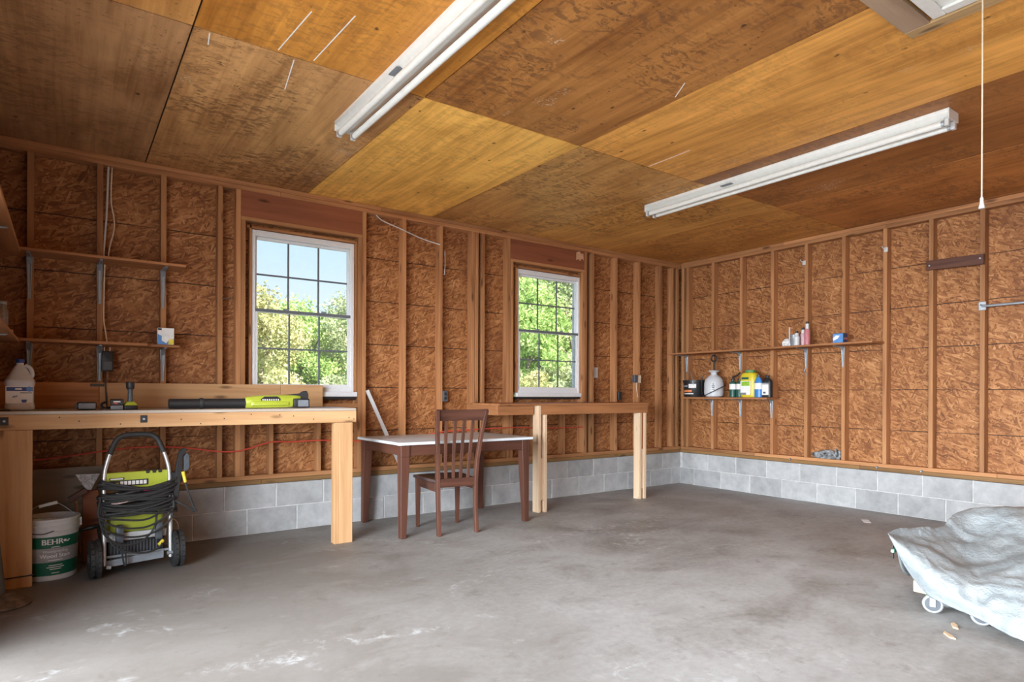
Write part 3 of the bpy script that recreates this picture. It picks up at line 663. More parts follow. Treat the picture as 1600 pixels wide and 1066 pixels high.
t = thing('nail', 'dark nail sticking out of a stud left of the left window', 'nail', (-5.66, -.003, 1.937)); MB().tube([(0, 0, 0), (.075, -.012, .003)], .0035, 6).build('shank', M['iron'], t); MB().cyl((.075, -.012, .003), (.078, -.0125, .003), .007, n=10).build('head', M['iron'], t)
t = thing('paper_scrap', 'torn tan paper scrap stapled to the header over the right window', 'paper', (-1.80, -.004, 2.79))
mb = MB(); mb.prism([(-.06, -.06), (-.02, -.045), (.0, -.065), (.03, -.03), (.055, -.05), (.05, .03), (.02, .02), (-.01, .045), (-.055, .03)], 'y', -.004, -.001); mb.build('sheet', plain('tan_paper', (.62, .36, .22), .8), t)
t = thing('trim_stick', 'white painted trim stick leaning against the back wall behind the table', 'stick', (-4.10, -.02, .52))
MB().bar((0, 0, 0), (-.172, .0, .36), .034, .012, (0, 1, 0)).build('lower_length', M['white'], t); MB().bar((-.1725, 0, .361), (-.322, .002, .682), .030, .016, (0, 1, 0)).build('upper_length', M['white'], t)
# right wall fittings
t = thing('cleat_board', 'dark brown cleat board nailed across two studs high on the right wall', 'board', (-.02, -3.13, 2.40))
mb = MB(); mb.hexa([(-.012,-.235,-.055),(.016,-.235,-.055),(.016,.215,-.040),(-.012,.215,-.040),(-.012,-.235,.038),(.016,-.235,.038),(.016,.215,.050),(-.012,.215,.050)])
mb.build('board', M['brown_y'], t, bevel=.002); [MB().cyl((-.012, y, .0), (-.017, y, .0), .008, n=10).build('screw', M['steel'], t) for y in (-.21, .19)]
t = thing('wall_bar', 'grey metal bar on a bracket plate at the right edge', 'bar', (-.004, -3.35, 1.975))
MB().box(-.006, 0, -.028, .028, -.038, .038).build('plate', M['steel'], t, bevel=.002); MB().tube([(-.012, .0, 0), (-.02, -.05, -.004), (-.02, -.9, -.004)], .011, 10).build('bar', M['steel'], t); MB().cyl((-.006, .01, .01), (-.009, .01, .01), .006, n=8).build('screw', M['black'], t)
for y, z, lb in ((-1.70, 2.64, 'small white cup hook on a stud above the upper right shelf'), (-2.545, 2.63, 'small white clip on a stud high on the right wall')):
    t = thing('wall_hook', lb, 'hook', (-.002, y, z)); MB().box(-.008, 0, -.018, .018, -.024, .024).build('plate', M['white'], t, bevel=.003); MB().tube(smooth_path([(-.008, .0, .01), (-.03, .012, .012), (-.035, .022, .03), (-.02, .028, .038)]), .004, 6).build('hook', M['white'], t)
t = thing('bracket_hook', 'wire hook dangling below the third bracket of the upper right shelf', 'hook', (-.008, -1.722, 1.44)); MB().tube(smooth_path([(0, 0, .03), (-.004, .01, .0), (-.01, -.012, -.03), (-.004, -.02, -.045)]), .004, 6).build('wire', M['steel'], t)
for y, w_ in ((-1.55, 'left of the crumpled rag'), (-2.47, 'third stud right of the rag'), (-2.87, 'fourth stud right of the rag')):
    t = thing('anchor_bolt', 'small anchor bolt on the right wall sill, '+w_, 'bolt', (-.004, y, ZP-.04), 0, 'anchor bolts along the right sill'); MB().cyl((0, 0, 0), (-.004, 0, 0), .013, n=14).build('washer', M['iron'], t); MB().cyl((-.004, 0, 0), (-.016, 0, 0), .008, n=6).build('nut', M['steel'], t)
#@@PART3
# ------------------------------------------------------------------ lettering helper
def text_polys(body, size):
    cu = bpy.data.curves.new('txt', 'FONT'); cu.body = body; cu.size = size; cu.align_x = 'CENTER'; cu.align_y = 'CENTER'; cu.resolution_u = 3
    ob = bpy.data.objects.new('txt', cu); COL.objects.link(ob)
    dg = bpy.context.evaluated_depsgraph_get(); me = ob.evaluated_get(dg).to_mesh()
    vs = [v.co.copy() for v in me.vertices]; fs = [tuple(p.vertices) for p in me.polygons]
    ob.evaluated_get(dg).to_mesh_clear(); bpy.data.objects.remove(ob, do_unlink=True); bpy.data.curves.remove(cu)
    return vs, fs
def text_flat(name, body, size, mat, parent, loc, rot=(math.pi/2, 0, 0), sx=1.0, bold=0):
    vs, fs = text_polys(body, size); mb = MB()
    for k in ([0] if not bold else [-bold, 0, bold]): mb.add([(v.x*sx+k, v.y, 0.0) for v in vs], fs)
    return mb.build(name, mat, parent, loc, rot, smooth=False)
def text_round(name, body, size, mat, parent, rad, z, a0=-math.pi/2, sx=1.0, bold=0):   # lettering wrapped round a can of radius rad(z)
    vs, fs = text_polys(body, size); mb = MB()
    for k in ([0] if not bold else [-bold, 0, bold]):
        P = []
        for v in vs:
            zz = z+v.y; r = rad(zz)+.0012; a = a0+(v.x*sx+k)/r; P.append((r*math.cos(a), r*math.sin(a), zz))
        mb.add(P, fs)
    return mb.build(name, mat, parent, smooth=False)

# ------------------------------------------------------------------ things on the long workbench and its shelves
jug = thing('bleach_jug', 'white plastic jug with blue cap and label on the workbench', 'jug', (-6.922, -.52, BZ+.0005))
M['jug'] = plain('milky_plastic', (.60, .62, .66), .35, var=.03)
MB().lathe([(.060, 0), (.073, .008), (.076, .025), (.072, .040), (.070, .055), (.070, .145), (.074, .158), (.077, .175), (.073, .190)], n=36, power=4.0, sy=1).build('lower_body', M['jug'], jug)
MB().lathe([(.073, .1905), (.060, .212), (.042, .245), (.026, .275), (.019, .285), (.019, .296)], n=36, power=3.0).build('shoulder', M['jug'], jug)
MB().lathe([(.0225, .2965), (.0225, .318), (.020, .320)], n=20).build('cap', M['blue'], jug)
MB().tube(smooth_path([(.052, -.004, .20), (.062, -.006, .225), (.052, -.006, .262), (.026, -.002, .282)]), .012, 8).build('handle', M['jug'], jug)
lb = MB().box(-.066, .066, -.001, 0, .045, .150).build('label', M['paper'], jug, (0, -.0705, 0))
MB().box(-.062, .066, -.0008, 0, .121, .145).build('blue_band', M['blue'], lb, (0, -.0012, 0)); 
MB().cyl((.050, -.0022, .133), (.050, -.003, .133), .016, n=20).build('seal', plain('light_blue_print', (.12, .27, .62), .5), lb)
MB().box(-.020, .012, -.0008, 0, .129, .138).build('band_print', M['paper'], lb, (0, -.0022, 0)); MB().box(.004, .062, -.0008, 0, .108, .112).build('print_line', M['dkgrey'], lb, (0, -.0012, 0))
MB().prism([(-.036, .078), (-.012, .084), (-.006, .094), (-.030, .090)], 'y', -.002, -.0012).build('print_oval', plain('slate_print', (.20, .26, .40), .5), lb)
MB().prism([(.010, .068), (.014, .050), (.034, .050), (.038, .068)], 'y', -.002, -.0012).build('print_tub', M['blue'], lb)
t = thing('shim', 'small black rubber shim under the white jug on the bench edge', 'shim', (-6.99, -.66, BZ+.0005)); MB().box(-.03, .03, -.02, .02, 0, .008).build('pad', M['black'], t, bevel=.002)
t = thing('battery_pack', 'dark grey power tool battery lying on the workbench', 'battery', (-6.577, -.56, BZ+.0005), .05)
MB().box(-.052, .052, -.035, .035, 0, .052).build('shell', M['black'], t, bevel=.010, seg=2); MB().box(-.046, .046, -.004, 0, .008, .044).build('face_plate', M['grey'], t, (0, -.0345, 0), bevel=.004); MB().box(-.062, -.05, -.02, .02, .012, .038).build('latch', M['dkgrey'], t, bevel=.003)
t = thing('battery_charger', 'black charger with a red-marked battery on the workbench', 'charger', (-6.412, -.57, BZ+.0005), -.03)
MB().box(-.036, .036, -.05, .05, 0, .030).build('base', M['grey'], t, bevel=.006, seg=2); bt = MB().hexa([(-.036,-.05,.031),(.036,-.05,.031),(.036,.045,.031),(-.036,.045,.031),(-.040,-.046,.068),(.040,-.046,.068),(.036,.04,.072),(-.036,.04,.072)]).build('battery', M['black'], t, bevel=.004)
MB().box(-.02, .02, -.002, 0, .050, .058).build('white_mark', M['paper'], bt, (0, -.0485, 0)); MB().box(-.016, .004, -.002, 0, .038, .047).build('red_mark', M['red'], bt, (0, -.0495, 0))
MB().tube(smooth_path([(-.036, .0, .015), (-.07, -.01, .012), (-.085, .02, .035), (-.06, .04, .05)]), .008, 6).build('cord', M['black'], t)
t = thing('work_light', 'black stick torch standing on a lime green battery base', 'torch', (-6.335, -.57, BZ+.0005), .1)
MB().box(-.040, .040, -.035, .035, 0, .028).build('battery', M['black'], t, bevel=.006, seg=2); MB().hexa([(-.040,-.033,.0285),(.040,-.033,.0285),(.040,.033,.0285),(-.040,.033,.0285),(-.022,-.02,.054),(.022,-.02,.054),(.022,.02,.054),(-.022,.02,.054)]).build('collar', M['lime'], t, bevel=.004)
MB().lathe([(.017, .0545), (.0155, .075), (.015, .125), (.018, .135)], n=18).build('handle', M['dkgrey'], t)
MB().lathe([(.019, .1355), (.025, .145), (.026, .175), (.022, .187)], n=20).build('head', M['black'], t)
t = thing('screw_pile', 'few loose screws beside the black charger', 'screws', (-6.487, -.60, BZ+.0005))
for k in range(6):
    a = random.uniform(0, 3); x, y = random.uniform(-.016, .016), random.uniform(-.02, .02); MB().tube([(x, y, .004), (x+.022*math.cos(a), y+.022*math.sin(a), .004)], .0035, 6).build('screw', M['steel'] if k % 2 else M['black'], t)
# leaf blower
t = thing('leaf_blower', 'lime green and black leaf blower lying on the workbench', 'blower', (-5.60, -.55, BZ+.0005), -.01)
def xl(prof, sy=1.0, sz=1.0, n=22, zc=.04):
    mb = MB(); mb.lathe([(r, x) for x, r in prof], n=n); mb.v = [(p[2], p[1]*sy, zc+p[0]*sz) for p in mb.v]; return mb
MB_ = xl([(-.505, .030), (-.500, .035), (-.30, .036)], zc=.037); MB_.build('nozzle', M['black'], t)
xl([(-.31, .0372), (-.306, .039), (-.288, .039), (-.284, .0372)], zc=.039).build('nozzle_ring', M['rubber'], t)
xl([(-.283, .035), (-.02, .036), (-.005, .038)], zc=.038).build('blow_tube', M['black'], t)
mb = MB(); sec = [(-.004, .038, .004, .082), (.06, .044, .004, .092), (.16, .048, .004, .098), (.28, .046, .006, .100), (.36, .040, .012, .098), (.40, .034, .016, .094)]
for x, hw, z0, z1 in sec: mb.v += [(x, -hw*.8, z0), (x, -hw, lerp(z0, z1, .3)), (x, -hw, lerp(z0, z1, .65)), (x, -hw*.55, z1), (x, hw*.55, z1), (x, hw, lerp(z0, z1, .65)), (x, hw, lerp(z0, z1, .3)), (x, hw*.8, z0)]
for i in range(len(sec)-1):
    for j in range(8): mb.f.append((i*8+j, i*8+(j+1) % 8, i*8+8+(j+1) % 8, i*8+8+j)); mb.m.append(0)
mb.f += [tuple(range(8))[::-1], tuple((len(sec)-1)*8+j for j in range(8))]; mb.m += [0, 0]
bd = mb.build('body', M['lime'], t, bevel=.003)
MB().prism([(.10, .070), (.24, .072), (.215, .090), (.125, .088)], 'y', -.0495, -.043).build('air_vent', M['black'], bd)
for k in range(8): MB().box(.108+k*.016, .117+k*.016, -.0512, -.0490, .060, .069).build('print_mark', M['paper'], bd)
MB().box(.10, .24, -.0502, -.0480, .058, .0705).build('print_strip', M['black'], bd)
MB().hexa([(.03,-.052,.020),(.30,-.052,.022),(.31,-.044,.022),(.03,-.040,.020),(.05,-.054,.048),(.30,-.054,.050),(.31,-.044,.050),(.03,-.042,.060)]).build('side_rib', M['lime'], bd, bevel=.004)
MB().prism([(.22, .098), (.34, .106), (.395, .112), (.425, .132), (.450, .134), (.462, .105), (.458, .030), (.398, .030), (.385, .085), (.30, .094)], 'y', -.020, .020).build('handle', M['rubber'], t, bevel=.006)
bt = MB().box(.335, .455, -.075, .03, .004, .074).build('battery', M['black'], t, bevel=.010, seg=2); MB().box(.365, .445, -.0775, -.0745, .012, .062).build('label', M['grey'], bt, bevel=.001)
# shelf items on the left
t = thing('bulb_box', 'small white blue and yellow light bulb box on the lower left shelf', 'box', (-6.072, -.12, 1.5305), -.05)
M['boxblue'] = plain('box_blue_print', (.10, .27, .60), .5); M['boxyel'] = plain('box_yellow_print', (.75, .62, .06), .5)
bx_ = MB().box(-.058, .052, -.035, .035, 0, .126).build('carton', M['paper'], t, bevel=.002)
MB().prism([(-.057, .002), (.050, .002), (.050, .05), (.01, .03), (-.02, .06), (-.057, .08)], 'y', -.0362, -.0352).build('blue_print', M['boxblue'], bx_); MB().prism([(.012, .003), (.048, .003), (.048, .045), (.016, .04)], 'y', -.0372, -.0363).build('yellow_print', M['boxyel'], bx_)
MB().prism([(-.03, .03), (.0, .012), (.012, .03), (.03, .075), (-.03, .085)], 'y', -.0376, -.0364).build('bulb_print', plain('bulb_print', (.75, .78, .78), .5), bx_); MB().box(-.055, -.03, -.0362, -.0352, .108, .122).build('black_print', M['black'], bx_)
t = thing('glass_jar', 'clear glass jar standing on the lower shelf of the left wall', 'jar', (-7.015, -.50, 1.5175))
M['jar'] = plain('jar_glass', (.86, .90, .92), .05, var=.02, trans=.85)
MB().lathe([(.030, 0), (.035, .006), (.035, .15), (.030, .17), (.026, .178), (.026, .195)], n=24).build('body', M['jar'], t); MB().lathe([(.028, .1955), (.028, .212), (.026, .214)], n=24).build('lid', M['steel'], t); MB().lathe([(.029, .008), (.029, .05)], n=18).build('contents', M['paper'], t)
t = thing('wood_offcut', 'small pine offcut beside the glass jar on the left shelf', 'offcut', (-6.985, -.42, 1.5175)); MB().box(-.022, .022, -.03, .03, 0, .05).build('block', M['bench_z'], t, bevel=.002)
t = thing('power_adapter', 'black plug adapter hanging on the wall under the lower left shelf', 'adapter', (-6.440, -.004, 1.40))
b_ = MB().box(-.036, .036, -.05, 0, -.073, .073).build('body', M['black'], t, bevel=.006, seg=2); MB().cyl((-.002, -.05, .035), (-.002, -.053, .035), .015, n=18).build('socket', M['rubber'], b_); MB().box(-.028, .028, -.054, -.05, -.065, .0).build('plug', M['dkgrey'], b_, bevel=.003)
for x in (-.018, .016): MB().tube([(x, -.012, .0735), (x, -.012, .104)], .0045, 8).build('cable_end', M['cream'], t)
MB().tube(smooth_path([(-.01, -.03, -.073), (-.012, -.045, -.16), (-.008, -.052, -.26), (-.005, -.09, -.33), (-.02, -.3, -.335), (-.05, -.45, -.335)]), .005, 6).build('cord', M['black'], t)
t = thing('flat_bar', 'short dark metal scrap on the backsplash behind the black charger', 'scrap', (-6.495, -.040, 1.225)); MB().box(-.05, .035, -.006, 0, -.01, .01).build('bar', M['iron'], t, bevel=.002)

# ------------------------------------------------------------------ pressure washer under the bench
pw = thing('pressure_washer', 'lime green and black pressure washer under the workbench wound with black hose', 'pressure washer', (-6.300, -.745, 0), .070)
fr_ = [(-.188, -.005, .075), (-.188, .01, .35), (-.186, .03, .62), (-.172, .037, .715), (-.145, .045, .80), (-.115, .052, .865), (-.075, .055, .892), (0, .056, .897)]
fr_ = fr_+[(-x, y, z) for x, y, z in fr_[-2::-1]]
MB().tube(smooth_path(fr_, 5), .0125, 12).build('handle_frame', M['alu'], pw)
gp = [p for p in smooth_path(fr_, 6) if p.z > .765]; MB().tube(gp, .0165, 12).build('grip', M['rubber'], pw)
wm = MB(); wm.tube([(-.030, 0, 0), (.030, 0, 0)], .112, 28); wm.tube([(-.034, 0, 0), (.034, 0, 0)], .065, 20)
for k in range(22):
    a = 2*math.pi*k/22; ca, sa = math.cos(a), math.sin(a)
    for s_ in (-1, 1):
        aa = a+(.14 if s_ > 0 else 0); ca, sa = math.cos(aa), math.sin(aa); wm.bar((s_*.018, ca*.110, sa*.110), (s_*.018, ca*.121, sa*.121), .026, .018, (1, 0, 0))
wme = wm.mesh('wheel', M['rubber'])
for s_, x in ((-1, -.236), (1, .232)):
    o = link('wheel', wme, pw, (x, .02, .1215)); MB().cyl((-.036, 0, 0), (.036, 0, 0), .03, n=16).build('hub', M['dkgrey'], o)
MB().tube([(-.20, .02, .1215), (.20, .02, .1215)], .009, 10).build('axle', M['steel'], pw)
pn = MB().box(-.176, .178, .030, .052, .548, .655).build('front_panel', M['lime'], pw, bevel=.005)
nb = MB().box(-.158, .062, .0275, .0298, .565, .604).build('label_strip', M['black'], pn)
for k in range(7): MB().box(-.098+k*.022, -.081+k*.022, .0262, .0274, .573, .597).build('pictogram', M['paper'], nb)
MB().cyl((-.145, .0274, .586), (-.145, .0262, .586), .010, n=14).build('round_sign', M['boxblue'], nb); MB().box(-.128, -.106, .0262, .0274, .580, .590).build('yellow_sign', M['boxyel'], nb)
MB().box(-.158, -.075, .0275, .0298, .607, .622).build('name_strip', M['black'], pn); MB().box(-.152, -.082, .0262, .0274, .611, .618).build('name_print', M['paper'], pn)
for x in (.058, .096, .130): MB().box(x-.010, x+.010, .024, .056, .640, .662).build('nozzle_clip', M['black'], pw, bevel=.002)
MB().box(-.158, .155, .045, .27, .262, .405).build('motor_cover', M['lime'], pw, bevel=.018, seg=3); MB().box(-.172, .172, .035, .27, .212, .262).build('white_band', M['white'], pw, bevel=.004)
MB().tube([(-.135, .035, .425), (.150, .035, .425)], .032, 18).build('top_cylinder', M['black'], pw)
gr = MB().box(-.165, .160, .045, .27, .06, .212).build('vent_housing', M['black'], pw, bevel=.006)
for k in range(15): MB().box(-.150+k*.0185, -.142+k*.0185, .037, .0449, .085, .200).build('vent_rib', M['dkgrey'], gr)
MB().hexa([(-.176,.0,.060),(.150,.0,.072),(.150,.035,.072),(-.176,.035,.060),(-.176,.0,.100),(.150,.0,.125),(.150,.035,.125),(-.176,.035,.100)]).build('front_bar', M['grey'], pw, bevel=.003)
for x in (-.105, .118): MB().box(x-.022, x+.022, -.022, .012, .205, .325).build('cord_hook', M['dkgrey'], pw, bevel=.010, seg=2)
rd = random.Random(3)
pts = []
for lp in range(26):                       # hose wound round the handle
    zc = .495+rd.uniform(-.085, .075); a = .200+rd.uniform(-.012, .028); bfr = .030+rd.uniform(0, .035); tl = rd.uniform(-.045, .045); sg = rd.uniform(0, .03)
    for k in range(16):
        th = 2*math.pi*k/16; x = a*math.cos(th)+.004; y = .02-bfr*1.25*math.sin(th) if math.sin(th) > 0 else .02-.05*math.sin(th); pts.append((x, y, zc+tl*math.cos(th)-sg*math.sin(th)**2))
MB().tube(smooth_path(pts, 3), .0082, 7).build('hose_coil', M['rubber'], pw)
for i, (z0, zl, x0, x1) in enumerate(((.43, .245, -.205, .195), (.47, .30, -.21, .20), (.42, .20, -.20, .10), (.44, .35, -.215, .205))):
    MB().tube(smooth_path([(x0, -.01, z0+.04), (x0-.004, -.03, lerp(z0, zl, .5)), (lerp(x0, x1, .25), -.05, zl+.015), (lerp(x0, x1, .6), -.05, zl), (lerp(x0, x1, .88), -.035, zl+.05), (x1, -.02, lerp(z0, zl, .4)), (x1, .0, z0+.03)]), .0065, 7).build('hose_loop', M['rubber'], pw)
MB().tube(smooth_path([(-.20, -.02, .42), (-.17, -.04, .25), (-.10, -.05, .17), (.02, -.05, .135), (.11, -.04, .15), (.135, -.02, .175)]), .0065, 7).build('hose_loop', M['rubber'], pw)
MB().tube(smooth_path([(-.10, -.045, .21), (-.095, -.05, .14), (-.085, -.05, .075), (-.075, -.05, .09), (-.08, -.045, .20)]), .005, 6).build('hose_loop', M['rubber'], pw)
MB().tube([(.120, -.015, .165), (.145, .0, .190)], [.014, .010], 12).build('yellow_fitting', M['boxyel'], pw)
MB().tube(smooth_path([(-.18, -.03, .07), (-.155, -.03, .065)]), .012, 10).build('axle_knob', M['steel'], pw); MB().tube([(.165, -.02, .105), (.205, -.02, .105)], .011, 10).build('axle_knob', M['steel'], pw)
MB().prism([(-.03, .50), (-.12, .53), (-.16, .50), (-.15, .455), (-.07, .465)], 'y', -.018, -.012).build('hang_tag', plain('tag_print', (.62, .45, .40), .5, var=.4, scale=60), pw)
MB().box(.02, .09, -.02, -.008, .53, .555).build('pink_sleeve', plain('pink_plastic', (.62, .07, .20), .4), pw, bevel=.006)
MB().box(.185, .265, .02, .055, .565, .635).build('gun_holder', M['black'], pw, bevel=.004)
MB().prism([(.215, .44), (.235, .46), (.262, .66), (.262, .74), (.292, .785), (.270, .80), (.240, .775), (.222, .68), (.205, .50)], 'y', .0, .030).build('spray_gun', M['black'], pw, bevel=.004)
MB().prism([(.268, .640), (.290, .640), (.304, .665), (.304, .745), (.288, .765), (.268, .74)], 'y', -.012, .03).build('gun_grip', M['dkgrey'], pw, bevel=.005)
MB().tube([(.262, -.005, .638), (.276, -.008, .565)], [.012, .010], 12).build('yellow_fitting', M['boxyel'], pw)
MB().tube(smooth_path([(.277, -.008, .565), (.300, -.015, .47), (.325, -.02, .395), (.338, -.02, .368), (.322, -.02, .372), (.27, -.015, .41), (.20, .0, .455)], 6), .0075, 8).build('gun_hose', M['rubber'], pw)
MB().tube(smooth_path([(.20, .20, .27), (.25, .24, .28), (.285, .25, .24), (.28, .25, .19), (.24, .24, .165)]), .0025, 5).build('thin_wire', M['cream'], pw)

# ------------------------------------------------------------------ bucket of wood stain, brush and boards under the bench
bk = thing('stain_bucket', 'white wood stain bucket with green label under the workbench', 'bucket', (-6.765, -.525, 0))
brad = lambda z: .137+.016*z/.37
MB().lathe([(brad(0)-.006, 0), (brad(0), .006), (brad(.30), .30), (brad(.30)+.006, .302), (brad(.30)+.006, .308), (brad(.31), .310), (brad(.33), .330), (brad(.33)+.006, .332), (brad(.33)+.006, .340), (brad(.34), .342), (brad(.37), .368), (brad(.37)+.005, .370), (brad(.37)+.005, .382), (brad(.37)-.004, .384), (brad(.37)-.006, .33), (brad(0)-.010, .02), (.02, .019)], n=48, caps=True).build('body', M['white'], bk)
def band(name, z0, z1, mat, off=.0006): MB().lathe([(brad(z0)+off, z0), (brad(z1)+off, z1)], n=48, caps=False).build(name, mat, bk)
M['green'] = plain('green_print', (.010, .115, .065), .4, var=.05)
band('green_band', .205, .275, M['green']); band('grey_band', .118, .205, plain('grey_print', (.33, .335, .345), .4, var=.15, scale=25)); band('green_band', .035, .118, M['green'])
A0 = -math.pi/2+.20
text_round('brand_text', 'BEHR', .048, M['paper'], bk, brad, .243, A0-.11, bold=.0014)
for k, (dx, dz, w_, h_) in enumerate(((.050, .245, .020, .016), (.066, .240, .016, .009), (.075, .247, .012, .008))):      # animal emblem beside the brand text
    mb = MB(); r = brad(dz)+.0012; P = []
    for i in range(9):
        a = 2*math.pi*i/9; aa = A0+(dx+w_/2*math.cos(a))/r; P.append((r*math.cos(aa), r*math.sin(aa), dz+h_/2*math.sin(a)))
    mb.add(P, [tuple(range(9))]).build('emblem', M['paper'], bk, smooth=False)
text_round('type_text', 'Waterproofing', .022, M['paper'], bk, brad, .185, A0)
text_round('name_text', 'Wood Stain', .034, M['paper'], bk, brad, .156, A0, bold=.0007)
for z, w_ in ((.212, .045), (.130, .075), (.098, .07), (.086, .09), (.074, .06), (.050, .04)):
    mb = MB(); n = 10; P = []
    for i in range(n+1):
        aa = A0+(i/n-.5)*w_/brad(z); r = brad(z)+.0012; P += [(r*math.cos(aa), r*math.sin(aa), z-.002), (r*math.cos(aa), r*math.sin(aa), z+.002)]
    mb.add(P, [(2*i, 2*i+2, 2*i+3, 2*i+1) for i in range(n)]).build('fine_print', M['paper'], bk, smooth=False)
MB().tube(smooth_path([(-.16, -.03, .345), (-.14, -.10, .32), (-.05, -.163, .30), (.02, -.165, .315)]), .003, 6).build('bail_wire', M['iron'], bk)
MB().tube(smooth_path([(-.155, .0, .36), (-.09, -.02, .44), (-.035, -.03, .465), (.02, -.02, .472), (.08, .0, .43), (.156, .0, .35)]), .0028, 6).build('bail', M['steel'], bk); MB().tube([(-.06, -.025, .452), (.035, -.02, .470)], .0105, 10).build('bail_grip', M['white'], bk)
MB().lathe([(.135, .315), (.10, .322), (.02, .318)], n=24, caps=True).build('contents', plain('dried_stain', (.28, .27, .25), .7, var=.5, scale=18), bk)
MB().tube([(-.09, -.05, .37), (.04, -.03, .365)], [.018, .010], 10).build('stir_tool', M['steel'], bk); 
for a in (.0, math.pi): MB().box(-.006, .012, -.016, .016, -.03, .02).build('ear', M['white'], bk, (brad(.34)*math.cos(a), brad(.34)*math.sin(a), .342), (0, 0, a))
t = thing('deck_brush', 'wide stain brush with brown head and grey bristles behind the bucket', 'brush', (-6.60, -.33, .42))
M['bristle'] = plain('grey_bristles', (.42, .40, .40), .7, var=.5, scale=80)
MB().hexa([(-.062,-.02,.01),(.04,-.02,.075),(.04,.02,.075),(-.062,.02,.01),(-.075,-.02,.045),(.02,-.02,.105),(.02,.02,.105),(-.075,.02,.045)]).build('head', M['brown_x'], t, bevel=.003)
mb = MB(); n = 12
for i in range(n+1):
    f = i/n; p0 = Vector((lerp(.022, .052, f), 0, lerp(.100, .085, f))); p1 = Vector((lerp(-.035, .105, f), 0, lerp(.200, .195, f)))
    mb.v += [tuple(p0+Vector((0, -.018, 0))), tuple(p0+Vector((0, .018, 0))), tuple(p1+Vector((0, .024, 0))), tuple(p1+Vector((0, -.024, 0)))]
for i in range(n):
    for j in range(4): mb.f.append((i*4+j, i*4+(j+1) % 4, i*4+4+(j+1) % 4, i*4+4+j)); mb.m.append(0)
mb.f += [(3, 2, 1, 0), (n*4, n*4+1, n*4+2, n*4+3)]; mb.m += [0, 0]; mb.build('bristles', M['bristle'], t)
MB().tube([(-.03, .01, .02), (-.02, .10, -.18), (.0, .17, -.41)], .010, 8).build('handle', M['stud_z'], t)
t = thing('plywood_offcut', 'grey weathered plywood offcut leaning on the wall behind the bucket', 'board', (-6.70, -.10, 0))
M['greyply'] = wood('weathered_plywood', (.30, .245, .19), (.17, .135, .105), 'x', fine=30)
MB().hexa([(-.40,-.09,0),(.235,-.09,0),(.235,-.078,0),(-.40,-.078,0),(-.40,.060,.632),(.235,.060,.640),(.235,.072,.640),(-.40,.072,.632)]).build('sheet', M['greyply'], t)
t = thing('lumber_offcut', 'upright lumber offcut standing between the bucket and the pressure washer', 'board', (-6.545, -.26, 0)); MB().hexa([(-.045,-.02,0),(.045,-.02,0),(.045,.018,0),(-.045,.018,0),(-.045,.03,.485),(.045,.03,.49),(.045,.068,.49),(-.045,.068,.485)]).build('plank', M['header'], t, bevel=.002)
t = thing('spray_wand', 'black spray wand end poking out beside the stain bucket', 'wand', (-6.57, -.42, .262)); MB().tube([(-.052, 0, -.01), (.03, 0, .004), (.06, .02, .008)], [.008, .016, .014], 12).build('grip', M['black'], t); MB().tube([(.06, .02, .008), (.09, .10, -.25)], .006, 8).build('lance', M['black'], t)
t = thing('metal_stand', 'dark metal post with a flared rusty foot at the lower left edge', 'stand', (-6.965, -1.075, 0))
MB().tube([(-.03, 0, .03), (-.05, 0, .2), (-.085, 0, .5), (-.11, 0, .80)], [.046, .050, .056, .056], 24).build('body', M['iron'], t); MB().lathe([(.118, 0), (.128, .008), (.124, .020), (.10, .032), (.07, .046), (.046, .075)], n=36).build('foot', M['rust'], t)
tag(MB().tube(smooth_path([(-.30, -.30, .05), (-.12, -.03, .062), (-.06, -.006, .066), (.10, -.006, .069), (.190, -.006, .072), (.199, .01, .074), (.19, .06, .075)]), .004, 6).build('extension_cord', M['black'], None, (-7.045, -.732, 0)), 'thin black cord wrapped round the left workbench leg near the floor', 'cord')

# ------------------------------------------------------------------ things on the right shelves
S1 = 1.1445; S2 = 1.7105; RX = -.115
t = thing('black_bucket', 'black plastic bucket with orange label at the left end of the lower right shelf', 'bucket', (-.100, -.305, S1))
br2 = lambda z: .126+.014*z/.22
MB().lathe([(.122, 0), (br2(0), .005), (br2(.19), .19), (br2(.19)+.006, .192), (br2(.2)+.006, .212), (br2(.2), .214), (.02, .214)], n=36).build('body', M['black'], t)
LB = math.radians(195)
def patch(name, rad, z0, z1, a0, a1, mat, root, off=.0012):
    mb = MB(); n = 10; P = []
    for i in range(n+1):
        a = lerp(a0, a1, i/n); P += [((rad(z0)+off)*math.cos(a), (rad(z0)+off)*math.sin(a), z0), ((rad(z1)+off)*math.cos(a), (rad(z1)+off)*math.sin(a), z1)]
    return mb.add(P, [(2*i, 2*i+2, 2*i+3, 2*i+1) for i in range(n)]).build(name, mat, root, smooth=False)
M['orange'] = plain('orange_print', (.66, .20, .07), .5)
patch('label', br2, .06, .09, LB-.9, LB+.15, M['orange'], t); patch('label', br2, .115, .165, LB-.15, LB+.55, M['paper'], t); patch('label', br2, .125, .150, LB-.9, LB-.25, M['grey'], t); patch('label', br2, .035, .048, LB-.9, LB+.3, M['paper'], t)
MB().tube(smooth_path([(-.03, .140, .19), (-.07, .11, .31), (-.09, .03, .325), (-.11, -.03, .29), (-.125, -.07, .20), (-.122, -.08, .15)]), .003, 6).build('bail', M['steel'], t)
t = thing('pump_sprayer', 'white pump sprayer with a black ring handle on the lower right shelf', 'sprayer', (-.125, -.617, S1)); t.scale = (1, 1, 1.06)
MB().lathe([(.085, 0), (.108, .012), (.116, .05), (.116, .16), (.105, .205), (.075, .238), (.042, .258), (.036, .268), (.036, .285), (.062, .300), (.064, .308), (.055, .312), (.02, .312)], n=36).build('tank', M['jug'], t)
